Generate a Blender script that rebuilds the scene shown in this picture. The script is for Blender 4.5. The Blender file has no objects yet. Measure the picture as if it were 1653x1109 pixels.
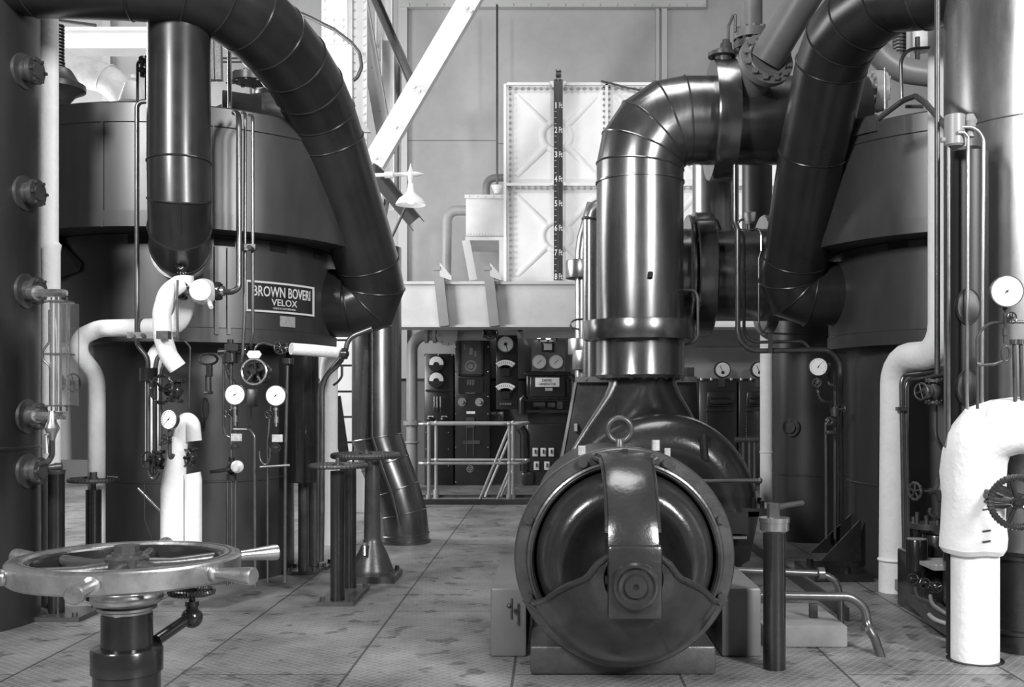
# Boiler house with two black steam generators: every object built procedurally.
import bpy, bmesh, math, random
from mathutils import Vector, Matrix
rnd = random.Random(11)
S = bpy.context.scene
COL = S.collection
PI = math.pi
F, CX, CY, H = 1650.0, 890.0, 648.0, 1.15      # focal length (px), principal point, eye height (m)
V = Vector
XA, YA, ZA = V((1, 0, 0)), V((0, 1, 0)), V((0, 0, 1))
TOCAM = V((0, -1, 0))

def P(x, y, Y):
    return V(((x - CX) * Y / F, Y, H + (CY - y) * Y / F))

def m_(n, Y):
    return n * Y / F

def surf(c, R, x):
    """depth at which the ray of column x meets a vertical drum"""
    t = (x - CX) / F
    a, b, k = t * t + 1, -2 * (t * c[0] + c[1]), c[0] ** 2 + c[1] ** 2 - R * R
    d = b * b - 4 * a * k
    return (-b - math.sqrt(max(d, 0))) / (2 * a)

# ------------------------------------------------------------------ materials
def mat(name, col, rough=0.5, metal=0.0, var=0.0, vscale=4.0, bump=0.0, bscale=60.0, coat=0.0, rvar=0.0, stretch=(1, 1, 1), emit=0.0):
    m = bpy.data.materials.new(name)
    m.use_nodes = True
    nt = m.node_tree
    N, L = nt.nodes, nt.links
    b = N['Principled BSDF']
    b.inputs['Base Color'].default_value = (col, col, col, 1)
    b.inputs['Roughness'].default_value = rough
    b.inputs['Metallic'].default_value = metal
    if coat:
        b.inputs['Coat Weight'].default_value = coat
        b.inputs['Coat Roughness'].default_value = 0.15
    if emit:
        b.inputs['Emission Color'].default_value = (1, 1, 1, 1)
        b.inputs['Emission Strength'].default_value = emit
    if var or bump or rvar:
        tc = N.new('ShaderNodeTexCoord')
        mp = N.new('ShaderNodeMapping')
        mp.inputs['Scale'].default_value = stretch
        geo = N.new('ShaderNodeNewGeometry')
        L.new(geo.outputs['Position'], mp.inputs['Vector'])
    if var or rvar:
        n = N.new('ShaderNodeTexNoise')
        n.inputs['Scale'].default_value = vscale
        n.inputs['Detail'].default_value = 6
        n.inputs['Roughness'].default_value = 0.65
        L.new(mp.outputs['Vector'], n.inputs['Vector'])
    if var:
        r = N.new('ShaderNodeMapRange')
        r.inputs['From Min'].default_value = 0.3
        r.inputs['From Max'].default_value = 0.7
        r.inputs['To Min'].default_value = max(0, col * (1 - var))
        r.inputs['To Max'].default_value = col * (1 + var * 0.6)
        L.new(n.outputs['Fac'], r.inputs['Value'])
        L.new(r.outputs['Result'], b.inputs['Base Color'])
    if rvar:
        r2 = N.new('ShaderNodeMapRange')
        r2.inputs['From Min'].default_value = 0.3
        r2.inputs['From Max'].default_value = 0.7
        r2.inputs['To Min'].default_value = max(0.02, rough - rvar)
        r2.inputs['To Max'].default_value = rough + rvar
        L.new(n.outputs['Fac'], r2.inputs['Value'])
        L.new(r2.outputs['Result'], b.inputs['Roughness'])
    if bump:
        n2 = N.new('ShaderNodeTexNoise')
        n2.inputs['Scale'].default_value = bscale
        n2.inputs['Detail'].default_value = 4
        L.new(mp.outputs['Vector'], n2.inputs['Vector'])
        bp = N.new('ShaderNodeBump')
        bp.inputs['Strength'].default_value = bump
        bp.inputs['Distance'].default_value = 0.01
        L.new(n2.outputs['Fac'], bp.inputs['Height'])
        L.new(bp.outputs['Normal'], b.inputs['Normal'])
    return m

M = {}
M['drum'] = mat('black_boiler_sheet', 0.075, 0.36, 0.45, 0.25, 3, rvar=0.06, stretch=(1, 1, 0.3))
M['duct'] = mat('black_painted_duct_sheet', 0.026, 0.31, 0.2, 0.3, 4, rvar=0.05, coat=0.1)
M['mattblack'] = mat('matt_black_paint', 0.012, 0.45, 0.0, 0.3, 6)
M['bluesteel'] = mat('planished_steel_sheet', 0.17, 0.24, 0.85, 0.3, 4, rvar=0.06, stretch=(1, 1, 0.25))
M['vessel'] = mat('dull_dark_vessel_sheet', 0.038, 0.38, 0.3, 0.3, 3, rvar=0.06, stretch=(1, 1, 0.3))
M['plate'] = mat('bright_sheet_cladding', 0.28, 0.3, 0.8, 0.25, 4, rvar=0.08, stretch=(1, 1, 0.3))
M['black'] = mat('gloss_black_paint', 0.018, 0.2, 0.0, 0.3, 8, coat=0.2, bump=0.04, bscale=70)
M['cast'] = mat('black_painted_casting', 0.030, 0.25, 0.15, 0.35, 7, coat=0.35, bump=0.12, bscale=45)
M['iron'] = mat('dark_grey_iron', 0.085, 0.36, 0.4, 0.3, 12, bump=0.1, bscale=70)
M['tube'] = mat('dark_steel_tube', 0.17, 0.28, 0.75, 0.3, 8)
M['steel'] = mat('polished_steel', 0.5, 0.25, 0.9, 0.2, 10)
M['brass'] = mat('worn_polished_brass', 0.47, 0.30, 0.9, 0.3, 12, bump=0.05, bscale=40, rvar=0.08)
M['lag'] = mat('whitewashed_lagging_cloth', 0.84, 0.9, 0.0, 0.06, 9, bump=0.35, bscale=38)
M['laggrey'] = mat('dusty_lagging_cloth', 0.5, 0.9, 0.0, 0.25, 7, bump=0.35, bscale=38)
M['white'] = mat('white_gloss_paint', 0.8, 0.4, 0.0, 0.06, 5)
M['dial'] = mat('white_dial_enamel', 0.88, 0.4)
M['dialgrey'] = mat('grey_dial_enamel', 0.6, 0.5)
M['wall'] = mat('pale_wall_plaster', 0.36, 0.75, 0.0, 0.14, 1.3, bump=0.1, bscale=14)
M['dado'] = mat('dark_dado_paint', 0.15, 0.7, 0.0, 0.15, 2)
M['trim'] = mat('pale_wall_trim_paint', 0.42, 0.6)
M['steelwork'] = mat('pale_painted_steelwork', 0.62, 0.55, 0.0, 0.1, 4)
M['steelgrey'] = mat('grey_painted_steelwork', 0.3, 0.55, 0.0, 0.12, 4)
M['tank'] = mat('white_painted_tank_plate', 0.86, 0.5, 0.0, 0.07, 3)
M['grey'] = mat('mid_grey_pipe_paint', 0.15, 0.42, 0.0, 0.15, 6)
M['greypipe'] = mat('pale_grey_pipe_paint', 0.27, 0.4, 0.0, 0.12, 6)
M['rail'] = mat('galvanised_rail_tube', 0.5, 0.4, 0.6, 0.15, 9)
M['slate'] = mat('black_switchboard_slate', 0.02, 0.3, 0.0, 0.3, 6, coat=0.3)
M['ink'] = mat('black_ink', 0.015, 0.6)
M['letter'] = mat('white_letter_enamel', 0.75, 0.5)
M['hole'] = mat('hole_black', 0.008, 0.8)  # flat black that paints the dark inside of slots onto the surface
M['label'] = mat('worn_metal_label', 0.5, 0.45, 0.3, 0.3, 40)
M['bulb'] = mat('lamp_bulb_glow', 0.9, 0.4, emit=6.0)
M['window'] = mat('pale_window_surround', 0.6, 0.6)
M['concrete'] = mat('pale_concrete', 0.24, 0.85, 0.0, 0.25, 5, bump=0.15, bscale=30)

g = bpy.data.materials.new('gauge_glass')
g.use_nodes = True
gb = g.node_tree.nodes['Principled BSDF']
gb.inputs['Base Color'].default_value = (0.95, 0.95, 0.95, 1)
gb.inputs['Roughness'].default_value = 0.03
gb.inputs['Transmission Weight'].default_value = 0.95
gb.inputs['IOR'].default_value = 1.15
M['glass'] = g
M['frame'] = mat('worn_black_casting', 0.075, 0.32, 0.4, 0.4, 9, coat=0.2, bump=0.15, bscale=40)

# chequer-plate floor: diamond ribs, plate joints, oil stains
def floor_mat():
    m = bpy.data.materials.new('chequer_plate_floor')
    m.use_nodes = True
    nt = m.node_tree
    N, L = nt.nodes, nt.links
    b = N['Principled BSDF']
    geo = N.new('ShaderNodeNewGeometry')
    def wave(ang, scale):
        mp = N.new('ShaderNodeMapping')
        mp.inputs['Rotation'].default_value = (0, 0, ang)
        L.new(geo.outputs['Position'], mp.inputs['Vector'])
        w = N.new('ShaderNodeTexWave')
        w.inputs['Scale'].default_value = scale
        w.bands_direction = 'X'
        L.new(mp.outputs['Vector'], w.inputs['Vector'])
        return w
    w1, w2 = wave(math.radians(38), 9), wave(math.radians(-52), 9)
    mx = N.new('ShaderNodeMath'); mx.operation = 'MAXIMUM'
    L.new(w1.outputs['Fac'], mx.inputs[0]); L.new(w2.outputs['Fac'], mx.inputs[1])
    pw = N.new('ShaderNodeMath'); pw.operation = 'POWER'; pw.inputs[1].default_value = 6
    L.new(mx.outputs[0], pw.inputs[0])
    n1 = N.new('ShaderNodeTexNoise'); n1.inputs['Scale'].default_value = 1.1; n1.inputs['Detail'].default_value = 8; n1.inputs['Roughness'].default_value = 0.7
    L.new(geo.outputs['Position'], n1.inputs['Vector'])
    r1 = N.new('ShaderNodeValToRGB')
    r1.color_ramp.elements[0].position = 0.36; r1.color_ramp.elements[0].color = (0.10, 0.10, 0.10, 1)
    r1.color_ramp.elements[1].position = 0.66; r1.color_ramp.elements[1].color = (0.33, 0.33, 0.33, 1)
    L.new(n1.outputs['Fac'], r1.inputs['Fac'])
    # oil drips
    n2 = N.new('ShaderNodeTexNoise'); n2.inputs['Scale'].default_value = 7; n2.inputs['Detail'].default_value = 2
    L.new(geo.outputs['Position'], n2.inputs['Vector'])
    r2 = N.new('ShaderNodeValToRGB')
    r2.color_ramp.elements[0].position = 0.60; r2.color_ramp.elements[0].color = (1, 1, 1, 1)
    r2.color_ramp.elements[1].position = 0.66; r2.color_ramp.elements[1].color = (0.45, 0.45, 0.45, 1)
    L.new(n2.outputs['Fac'], r2.inputs['Fac'])
    mm = N.new('ShaderNodeMix'); mm.data_type = 'RGBA'; mm.blend_type = 'MULTIPLY'; mm.inputs['Factor'].default_value = 1
    L.new(r1.outputs['Color'], mm.inputs['A']); L.new(r2.outputs['Color'], mm.inputs['B'])
    # worn ribs
    mm2 = N.new('ShaderNodeMix'); mm2.data_type = 'RGBA'; mm2.blend_type = 'ADD'
    ms = N.new('ShaderNodeMath'); ms.operation = 'MULTIPLY'; ms.inputs[1].default_value = 0.10
    L.new(pw.outputs[0], ms.inputs[0]); L.new(ms.outputs[0], mm2.inputs['Factor'])
    mm2.inputs['B'].default_value = (0.8, 0.8, 0.8, 1)
    L.new(mm.outputs['Result'], mm2.inputs['A'])
    # plate joints: a grid of thin dark lines
    bk = N.new('ShaderNodeTexBrick')
    bk.offset = 0.5; bk.inputs['Scale'].default_value = 1.0
    bk.inputs['Brick Width'].default_value = 2.6; bk.inputs['Row Height'].default_value = 0.70
    bk.inputs['Mortar Size'].default_value = 0.006; bk.inputs['Mortar Smooth'].default_value = 0.0
    bk.inputs['Color1'].default_value = (1, 1, 1, 1); bk.inputs['Color2'].default_value = (0.9, 0.9, 0.9, 1); bk.inputs['Mortar'].default_value = (0.3, 0.3, 0.3, 1)
    mpb = N.new('ShaderNodeMapping'); mpb.inputs['Location'].default_value = (0.4, 0.16, 0); mpb.inputs['Rotation'].default_value = (0, 0, math.radians(90))
    L.new(geo.outputs['Position'], mpb.inputs['Vector']); L.new(mpb.outputs['Vector'], bk.inputs['Vector'])
    mm3 = N.new('ShaderNodeMix'); mm3.data_type = 'RGBA'; mm3.blend_type = 'MULTIPLY'; mm3.inputs['Factor'].default_value = 1
    L.new(mm2.outputs['Result'], mm3.inputs['A']); L.new(bk.outputs['Color'], mm3.inputs['B'])
    L.new(mm3.outputs['Result'], b.inputs['Base Color'])
    bp = N.new('ShaderNodeBump'); bp.inputs['Strength'].default_value = 0.35; bp.inputs['Distance'].default_value = 0.004
    L.new(pw.outputs[0], bp.inputs['Height']); L.new(bp.outputs['Normal'], b.inputs['Normal'])
    b.inputs['Roughness'].default_value = 0.5
    b.inputs['Metallic'].default_value = 0.25
    return m
M['floor'] = floor_mat()

# ------------------------------------------------------------------ mesh builder
def frame(a):
    a = V(a).normalized()
    h = ZA if abs(a.z) < 0.9 else XA
    u = h.cross(a).normalized()
    return u, a.cross(u).normalized()

def fillet(pts, rad, k=5):
    out = [V(pts[0])]
    for i in range(1, len(pts) - 1):
        p0, p, p1 = V(pts[i - 1]), V(pts[i]), V(pts[i + 1])
        a, b = p0 - p, p1 - p
        la, lb = a.length, b.length
        a.normalize(); b.normalize()
        ang = a.angle(b)
        if ang > PI - 0.03:
            out.append(p); continue
        d = min(rad / math.tan(ang / 2), la * 0.49, lb * 0.49)
        q0, q1 = p + a * d, p + b * d
        rr = d * math.tan(ang / 2)
        c = p + (a + b).normalized() * (rr / math.sin(ang / 2))
        v0, v1 = q0 - c, q1 - c
        tot = v0.angle(v1)
        ax = v0.cross(v1).normalized()
        for j in range(k + 1):
            out.append(c + Matrix.Rotation(tot * j / k, 3, ax) @ v0)
    out.append(V(pts[-1]))
    return out

class MB:
    def __init__(s):
        s.v, s.f = [], []
    def rings(s, rs, cap=(True, True), closed=False):
        b, n, m = len(s.v), len(rs[0]), len(rs)
        for r in rs:
            s.v += [V(p) for p in r]
        for i in range(m if closed else m - 1):
            a, c = b + i * n, b + ((i + 1) % m) * n
            for j in range(n):
                k = (j + 1) % n
                s.f.append((a + j, a + k, c + k, c + j))
        if not closed:
            if cap[0]: s.f.append(tuple(b + j for j in range(n)))
            if cap[1]: s.f.append(tuple(b + (m - 1) * n + j for j in range(n)))
        return s
    def tube(s, pts, r, n=14, cap=True, bend=None, k=5):
        pts = [V(p) for p in pts]
        if bend: pts = fillet(pts, bend, k)
        q = [pts[0]]
        for p in pts[1:]:
            if (p - q[-1]).length > 1e-5: q.append(p)
        pts = q
        m = len(pts)
        rr = r if isinstance(r, (list, tuple)) else [r] * m
        ds = [(pts[i + 1] - pts[i]).normalized() for i in range(m - 1)]
        u, w = frame(ds[0])
        rs = []
        for i in range(m):
            if 0 < i < m - 1:
                d0, d1 = ds[i - 1], ds[i]
                nr = (d0 + d1).normalized()
            else:
                d0 = d1 = nr = ds[0] if i == 0 else ds[-1]
            ring = []
            for j in range(n):
                t = 2 * PI * j / n
                o = (u * math.cos(t) + w * math.sin(t)) * rr[min(i, len(rr) - 1)]
                o = o - d0 * (o.dot(nr) / max(d0.dot(nr), 0.2))
                ring.append(pts[i] + o)
            rs.append(ring)
            if 0 < i < m - 1:
                q = d0.rotation_difference(d1)
                u = q @ u; w = q @ w
        s.rings(rs, (cap, cap))
        return rs
    def cyl(s, p0, p1, r0, r1=None, n=20, cap=True):
        p0, p1 = V(p0), V(p1)
        u, w = frame(p1 - p0)
        r1 = r0 if r1 is None else r1
        s.rings([[p + (u * math.cos(2 * PI * j / n) + w * math.sin(2 * PI * j / n)) * r for j in range(n)] for p, r in ((p0, r0), (p1, r1))], (cap, cap))
        return s
    def lathe(s, prof, o=(0, 0, 0), ax=ZA, n=40, cap=True, sy=1.0, closed=False):
        o, ax = V(o), V(ax).normalized()
        u, w = frame(ax)
        s.rings([[o + ax * h + (u * math.cos(2 * PI * j / n) + w * math.sin(2 * PI * j / n) * sy) * max(r, 1e-4) for j in range(n)] for h, r in prof], (cap, cap), closed)
        return s
    def loop(s, pts, r, n=6):
        m = len(pts)
        rs = []
        cen = sum((V(p) for p in pts), V()) / m
        for i in range(m):
            p0, p, p1 = V(pts[i - 1]), V(pts[i]), V(pts[(i + 1) % m])
            d = (p1 - p0).normalized()
            o = (p - cen); o = (o - d * o.dot(d)).normalized()
            w = d.cross(o)
            rs.append([p + (o * math.cos(2 * PI * j / n) + w * math.sin(2 * PI * j / n)) * r for j in range(n)])
        s.rings(rs, closed=True)
        return s
    def torus(s, c, ax, R, r, n=40, k=10, knurl=0, amp=0.2, sq=None):
        c = V(c); ax = V(ax).normalized(); u, w = frame(ax)
        rs = []
        for i in range(n):
            t = 2 * PI * i / n
            d = u * math.cos(t) + w * math.sin(t)
            q = r * (1 + (amp * math.cos(knurl * t) if knurl else 0))
            ring = []
            for j in range(k):
                a = 2 * PI * j / k
                ring.append(c + d * (R + q * math.cos(a)) + ax * (q * math.sin(a) * (sq or 1)))
            rs.append(ring)
        s.rings(rs, closed=True)
        return s
    def ellipse_ring(s, c, u, w, a, b, r, n=32, k=8):
        c, u, w = V(c), V(u).normalized(), V(w).normalized()
        return s.loop([c + u * a * math.cos(2 * PI * i / n) + w * b * math.sin(2 * PI * i / n) for i in range(n)], r, k)
    def sphere(s, c, r, n=16, k=10, sc=(1, 1, 1)):
        c = V(c)
        s.rings([[c + V((r * sc[0] * math.sin(PI * (i + .02) / (k + .04)) * math.cos(2 * PI * j / n), r * sc[1] * math.sin(PI * (i + .02) / (k + .04)) * math.sin(2 * PI * j / n), r * sc[2] * math.cos(PI * (i + .02) / (k + .04)))) for j in range(n)] for i in range(k + 1)])
        return s
    def box(s, c, sx, sy, sz, R=None):
        c = V(c); b = len(s.v)
        for x in (-.5, .5):
            for y in (-.5, .5):
                for z in (-.5, .5):
                    o = V((x * sx, y * sy, z * sz))
                    s.v.append(c + (R @ o if R else o))
        for f in ((0, 1, 3, 2), (4, 6, 7, 5), (0, 4, 5, 1), (2, 3, 7, 6), (0, 2, 6, 4), (1, 5, 7, 3)):
            s.f.append(tuple(b + i for i in f))
        return s
    def pbox(s, x0, y0, x1, y1, Y, d):
        """box whose front face fills the pixel rectangle at depth Y"""
        a, b = P(x0, y0, Y), P(x1, y1, Y)
        return s.box(((a.x + b.x) / 2, Y + d / 2, (a.z + b.z) / 2), abs(b.x - a.x), d, abs(a.z - b.z))
    def prism(s, poly, vec):
        poly = [V(p) for p in poly]; vec = V(vec)
        return s.rings([poly, [p + vec for p in poly]])
    def bar(s, p0, p1, prof, up=ZA):
        p0, p1 = V(p0), V(p1)
        d = (p1 - p0).normalized()
        a = V(up); a = (a - d * a.dot(d)).normalized(); b = d.cross(a)
        return s.rings([[p + a * y + b * x for x, y in prof] for p in (p0, p1)])
    def bolts(s, c, ax, R, n, r, h, phase=0.0, seg=6):
        c = V(c); ax = V(ax).normalized(); u, w = frame(ax)
        for i in range(n):
            t = 2 * PI * i / n + phase
            p = c + (u * math.cos(t) + w * math.sin(t)) * R
            s.cyl(p, p + ax * h, r, n=seg)
        return s
    def flange(s, c, ax, r, t, nb=8, br=None, n=28):
        c = V(c); ax = V(ax).normalized()
        s.cyl(c - ax * t / 2, c + ax * t / 2, r, n=n)
        br = br or r * 0.11
        s.bolts(c - ax * (t / 2 + br * .8), ax, r * 0.82, nb, br, t + br * 1.6)
        return s
    def wheel(s, c, ax, R, r, spokes=4, hub=None, knurl=0, phase=0.3, dish=0.0, amp=.2):
        c = V(c); ax = V(ax).normalized(); u, w = frame(ax)
        s.torus(c, ax, R, r, n=max(40, knurl * 6), k=8, knurl=knurl, amp=amp)
        hub = hub or R * 0.2
        s.cyl(c - ax * (r * 1.1 + dish), c + ax * (r * 1.2 - dish), hub, n=14)
        for i in range(spokes):
            t = 2 * PI * i / spokes + phase
            d = u * math.cos(t) + w * math.sin(t)
            s.tube([c - ax * dish + d * hub * .7, c - ax * dish * .5 + d * R * .6, c + d * (R - r * .4)], r * 0.72, n=8)
        s.cyl(c - ax * dish, c + ax * (r * 2.0 - dish), hub * .5, n=6)
        return s

ORG = {}
THINGS = []
def _link(mb, name, m, parent, smooth, bevel):
    me = bpy.data.meshes.new(name)
    bm = bmesh.new()
    vs = [bm.verts.new(p) for p in mb.v]
    for f in mb.f:
        try: bm.faces.new([vs[i] for i in f])
        except ValueError: pass
    bmesh.ops.recalc_face_normals(bm, faces=bm.faces)
    if bevel:
        es = [e for e in bm.edges if len(e.link_faces) == 2 and e.calc_face_angle(0) > 0.7]
        bmesh.ops.bevel(bm, geom=es, offset=bevel, segments=2, profile=0.5, affect='EDGES', clamp_overlap=True)
    xs = [v.co.x for v in bm.verts]; ys = [v.co.y for v in bm.verts]; zs = [v.co.z for v in bm.verts]
    o = V(((min(xs) + max(xs)) / 2, (min(ys) + max(ys)) / 2, min(zs)))
    for v in bm.verts: v.co -= o
    bm.to_mesh(me); bm.free()
    if smooth:
        me.polygons.foreach_set('use_smooth', [True] * len(me.polygons))
        me.set_sharp_from_angle(angle=math.radians(smooth))
    me.materials.append(m)
    ob = bpy.data.objects.new(name, me)
    COL.objects.link(ob)
    ORG[ob.name] = o
    if parent:
        ob.parent = parent
        ob.location = o - ORG[parent.name]
    else:
        ob.location = o
    return ob

def T(name, label, cat, group=None):
    o = bpy.data.objects.new(name, None)
    o.empty_display_size = 0.1
    COL.objects.link(o)
    o['label'] = label; o['category'] = cat
    if group: o['group'] = group
    ORG[o.name] = V((0, 0, 0))
    THINGS.append(o)
    return o

def clusters(mb):
    """split a builder into groups of touching shells"""
    n = len(mb.v); par = list(range(n))
    def find(i):
        while par[i] != i:
            par[i] = par[par[i]]; i = par[i]
        return i
    for f in mb.f:
        a = find(f[0])
        for i in f[1:]: par[find(i)] = a
    isl = {}
    for i in range(n): isl.setdefault(find(i), []).append(i)
    bx = []
    for r, ids in isl.items():
        ps = [mb.v[i] for i in ids]
        bx.append([r, [min(p[k] for p in ps) - .003 for k in range(3)], [max(p[k] for p in ps) + .003 for k in range(3)]])
    q = {b[0]: b[0] for b in bx}
    def fq(i):
        while q[i] != i: i = q[i]
        return i
    for i in range(len(bx)):
        for j in range(i):
            a, b = bx[i], bx[j]
            if all(a[1][k] <= b[2][k] and b[1][k] <= a[2][k] for k in range(3)): q[fq(a[0])] = fq(b[0])
    out = {}
    for f in mb.f: out.setdefault(fq(find(f[0])), []).append(f)
    res = []
    for fs in out.values():
        m2 = MB(); idx = {}
        for f in fs:
            g_ = []
            for i in f:
                if i not in idx: idx[i] = len(m2.v); m2.v.append(mb.v[i])
                g_.append(idx[i])
            m2.f.append(tuple(g_))
        res.append(m2)
    return res

WHOLE = ('lettering', 'scale_marks', 'badge_mark')
def part(mb, name, m, parent, label=None, smooth=32, bevel=0, whole=False):
    cs = [mb]
    if not whole and name not in WHOLE: cs = clusters(mb)
    if len(cs) > 40: cs = [mb]
    for c in cs:
        o = _link(c, name, M[m], parent, smooth, bevel)
        if label: o['label'] = label
    return o

def solo(mb, name, label, cat, m, group=None, smooth=32, bevel=0):
    o = _link(mb, name, M[m], None, smooth, bevel)
    o['label'] = label; o['category'] = cat
    if group: o['group'] = group
    return o

def struct(mb, name, m, smooth=0, bevel=0):
    o = _link(mb, name, M[m], None, smooth, bevel)
    o['kind'] = 'structure'
    return o

def settle():
    """put every Empty at the base of its parts"""
    for e in THINGS:
        lo, hi = V((1e9,) * 3), V((-1e9,) * 3)
        def walk(o, off):
            p = off + o.location
            if o.type == 'MESH':
                for c in o.bound_box:
                    for i in range(3):
                        lo[i] = min(lo[i], p[i] + c[i]); hi[i] = max(hi[i], p[i] + c[i])
            for ch in o.children: walk(ch, p)
        for ch in e.children: walk(ch, V((0, 0, 0)))
        b = V(((lo.x + hi.x) / 2, (lo.y + hi.y) / 2, lo.z))
        e.location = b
        for ch in e.children: ch.location = ch.location - b

# lettering: font outlines turned into a mesh, then mapped by a function (u, v, w) -> point
def lettering(text, height, mapf, width=None, depth=0.002, spacing=1.0, weight=0.0):
    cu = bpy.data.curves.new('lettering', 'FONT')
    cu.body = text; cu.size = 1.0; cu.extrude = 0.5; cu.align_x = 'CENTER'; cu.space_character = spacing
    cu.offset = weight; cu.resolution_u = 3
    ob = bpy.data.objects.new('lettering_source', cu)
    COL.objects.link(ob)
    dg = bpy.context.evaluated_depsgraph_get(); dg.update()
    me = bpy.data.meshes.new_from_object(ob.evaluated_get(dg))
    bpy.data.objects.remove(ob)
    xs = [v.co.x for v in me.vertices]; ys = [v.co.y for v in me.vertices]
    x0, x1, y0, y1 = min(xs), max(xs), min(ys), max(ys)
    sy = height / (y1 - y0)
    sx = (width / (x1 - x0)) if width else sy
    mb = MB()
    mb.v = [V(mapf((v.co.x - (x0 + x1) / 2) * sx, (v.co.y - (y0 + y1) / 2) * sy, (v.co.z + .5) * depth)) for v in me.vertices]
    mb.f = [tuple(p.vertices) for p in me.polygons]
    bpy.data.meshes.remove(me)
    return mb

def flat(c, right=XA, up=ZA):
    c = V(c); right = V(right).normalized(); up = V(up).normalized(); nr = right.cross(up)
    return lambda u, v, w: c + right * u + up * v + nr * w

# ------------------------------------------------------------------ common fittings
def pipe(name, label, pts, rpx, m='tube', bend=0.06, cat='pipe', n=14, group=None, extra=None, Yr=None):
    """a bent pipe through (x, y, depth) points"""
    Yr = Yr or sum(p[2] for p in pts) / len(pts)
    r = m_(rpx, Yr)
    mb = MB(); mb.tube([P(*p) for p in pts], r, n=n, bend=bend)
    if extra: extra(mb, r)
    return solo(mb, name, label, cat, m, group)

def gauge(label, x, y, Y, rpx, nrm=TOCAM, ticks=True, dial='dial', ang=2.2, depth=.5, name='pressure_gauge', case='iron', group=None):
    c = P(x, y, Y); r = m_(rpx, Y); nrm = V(nrm).normalized()
    t = T(name, label, 'gauge', group)
    mb = MB(); d = r * depth
    mb.lathe([(-d, r * .9), (-d * .9, r * .98), (0, r), (0, r * .93), (-d * .12, r * .93)], c, nrm, 36)
    part(mb, 'gauge_case', case, t)
    mb = MB(); mb.cyl(c - nrm * d * .1, c - nrm * d * .04, r * .93, n=36)
    di = part(mb, 'dial', dial, t)
    u = ZA.cross(nrm).normalized() if abs(nrm.z) < .9 else XA
    w = nrm.cross(u)
    q = c - nrm * d * .02
    if ticks:
        mb = MB()
        for i in range(19):
            a = math.radians(225 - i * 15)
            e = u * math.cos(a) + w * math.sin(a)
            mb.bar(q + e * r * (.68 if i % 3 == 0 else .76), q + e * r * .84, [(-r * .015, -r * .01), (r * .015, -r * .01), (r * .015, r * .01), (-r * .015, r * .01)], nrm)
        part(mb, 'scale_marks', 'ink', di)
    mb = MB()
    e = u * math.cos(ang) + w * math.sin(ang)
    s_ = e.cross(nrm)
    L = .66 if ticks else .45
    mb.prism([q - e * r * .2 - s_ * r * .03, q + e * r * L, q - e * r * .2 + s_ * r * .03], nrm * r * .02)
    mb.cyl(q, q + nrm * r * .05, r * .07, n=10)
    part(mb, 'needle', 'ink', t)
    return t

def valve_parts(t, c, ax, wax, s, wheelR, knurl=0, stem=1.6, spokes=4, m='cast', wm='cast'):
    """globe valve: body and flanges along ax, stem and wheel along wax"""
    c = V(c); ax = V(ax).normalized(); wax = V(wax).normalized()
    mb = MB()
    mb.lathe([(-s * 1.1, s * .45), (-s * .7, s * .55), (-s * .3, s * .8), (0, s * .88), (s * .3, s * .8), (s * .7, s * .55), (s * 1.1, s * .45)], c, ax, 18)
    part(mb, 'valve_body', m, t)
    for k in (-1, 1):
        mb = MB(); mb.flange(c + ax * s * 1.15 * k, ax, s * .95, s * .3, 6, s * .13, 20)
        part(mb, 'flange', m, t)
    mb = MB()
    mb.lathe([(s * .5, s * .6), (s * .95, s * .55), (s * 1.0, s * .75), (s * 1.15, s * .75), (s * 1.2, s * .35), (s * stem * .85, s * .28)], c, wax, 16)
    mb.cyl(c + wax * s * .8, c + wax * s * stem, s * .12, n=8)
    part(mb, 'bonnet', m, t)
    mb = MB(); mb.wheel(c + wax * s * stem, wax, wheelR, wheelR * .12, spokes, wheelR * .2, knurl)
    part(mb, 'handwheel', wm, t)
    return t

def valve(label, x, y, Y, spx, ax, wax, wpx, knurl=0, stem=1.6, spokes=4, name='globe_valve', m='cast', wm='cast', group=None):
    t = T(name, label, 'valve', group)
    return valve_parts(t, P(x, y, Y), ax, wax, m_(spx, Y), m_(wpx, Y), knurl, stem, spokes, m, wm)
# ------------------------------------------------------------------ setting
WY = 14.4                                        # back wall
mb = MB(); mb.box((0, 4.9, -.1), 18, 19.4, .2); struct(mb, 'floor', 'floor')
zd = P(0, 615, WY).z
mb = MB(); mb.box((0, WY + .15, (zd + 9) / 2), 18, .3, 9 - zd); struct(mb, 'wall_back', 'wall')
mb = MB(); mb.box((0, WY + .14, zd / 2), 18, .3, zd); struct(mb, 'wall_back_dado', 'dado')
mb = MB(); mb.box((-9.1, 9.7, 4.5), .2, 9.6, 9); struct(mb, 'wall_left', 'wall')
mb = MB(); mb.box((9.1, 4.9, 4.5), .2, 19.2, 9); struct(mb, 'wall_right', 'wall')
# wall trims: dado line, seam battens, pilasters, riveted rail
n = 0
def trim(x0, y0, x1, y1, d, m='trim'):
    global n
    n += 1
    mb = MB(); mb.pbox(x0, y0, x1, y1, WY - d, d + .02)
    struct(mb, 'trim_%d' % n, m)
trim(400, 611, 1400, 615, .02, 'ink')
trim(643, -60, 657, 611, .10, 'trim')
trim(1059, -60, 1064, 611, .05, 'trim')
trim(1068, -60, 1077, 611, .06, 'trim')
trim(655, 226, 801, 227.5, .004, 'grey'); trim(803, 231, 990, 232.5, .004, 'grey')
trim(165, 20, 178, 330, .08, 'trim')
mb = MB(); mb.pbox(645, -40, 1140, 11, WY - .12, .14)
for i in range(18): mb.sphere(P(660 + i * 28, 8, WY - .12), m_(2.2, WY), 8, 5)
struct(mb, 'trim_%d' % 20, 'trim')

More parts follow.
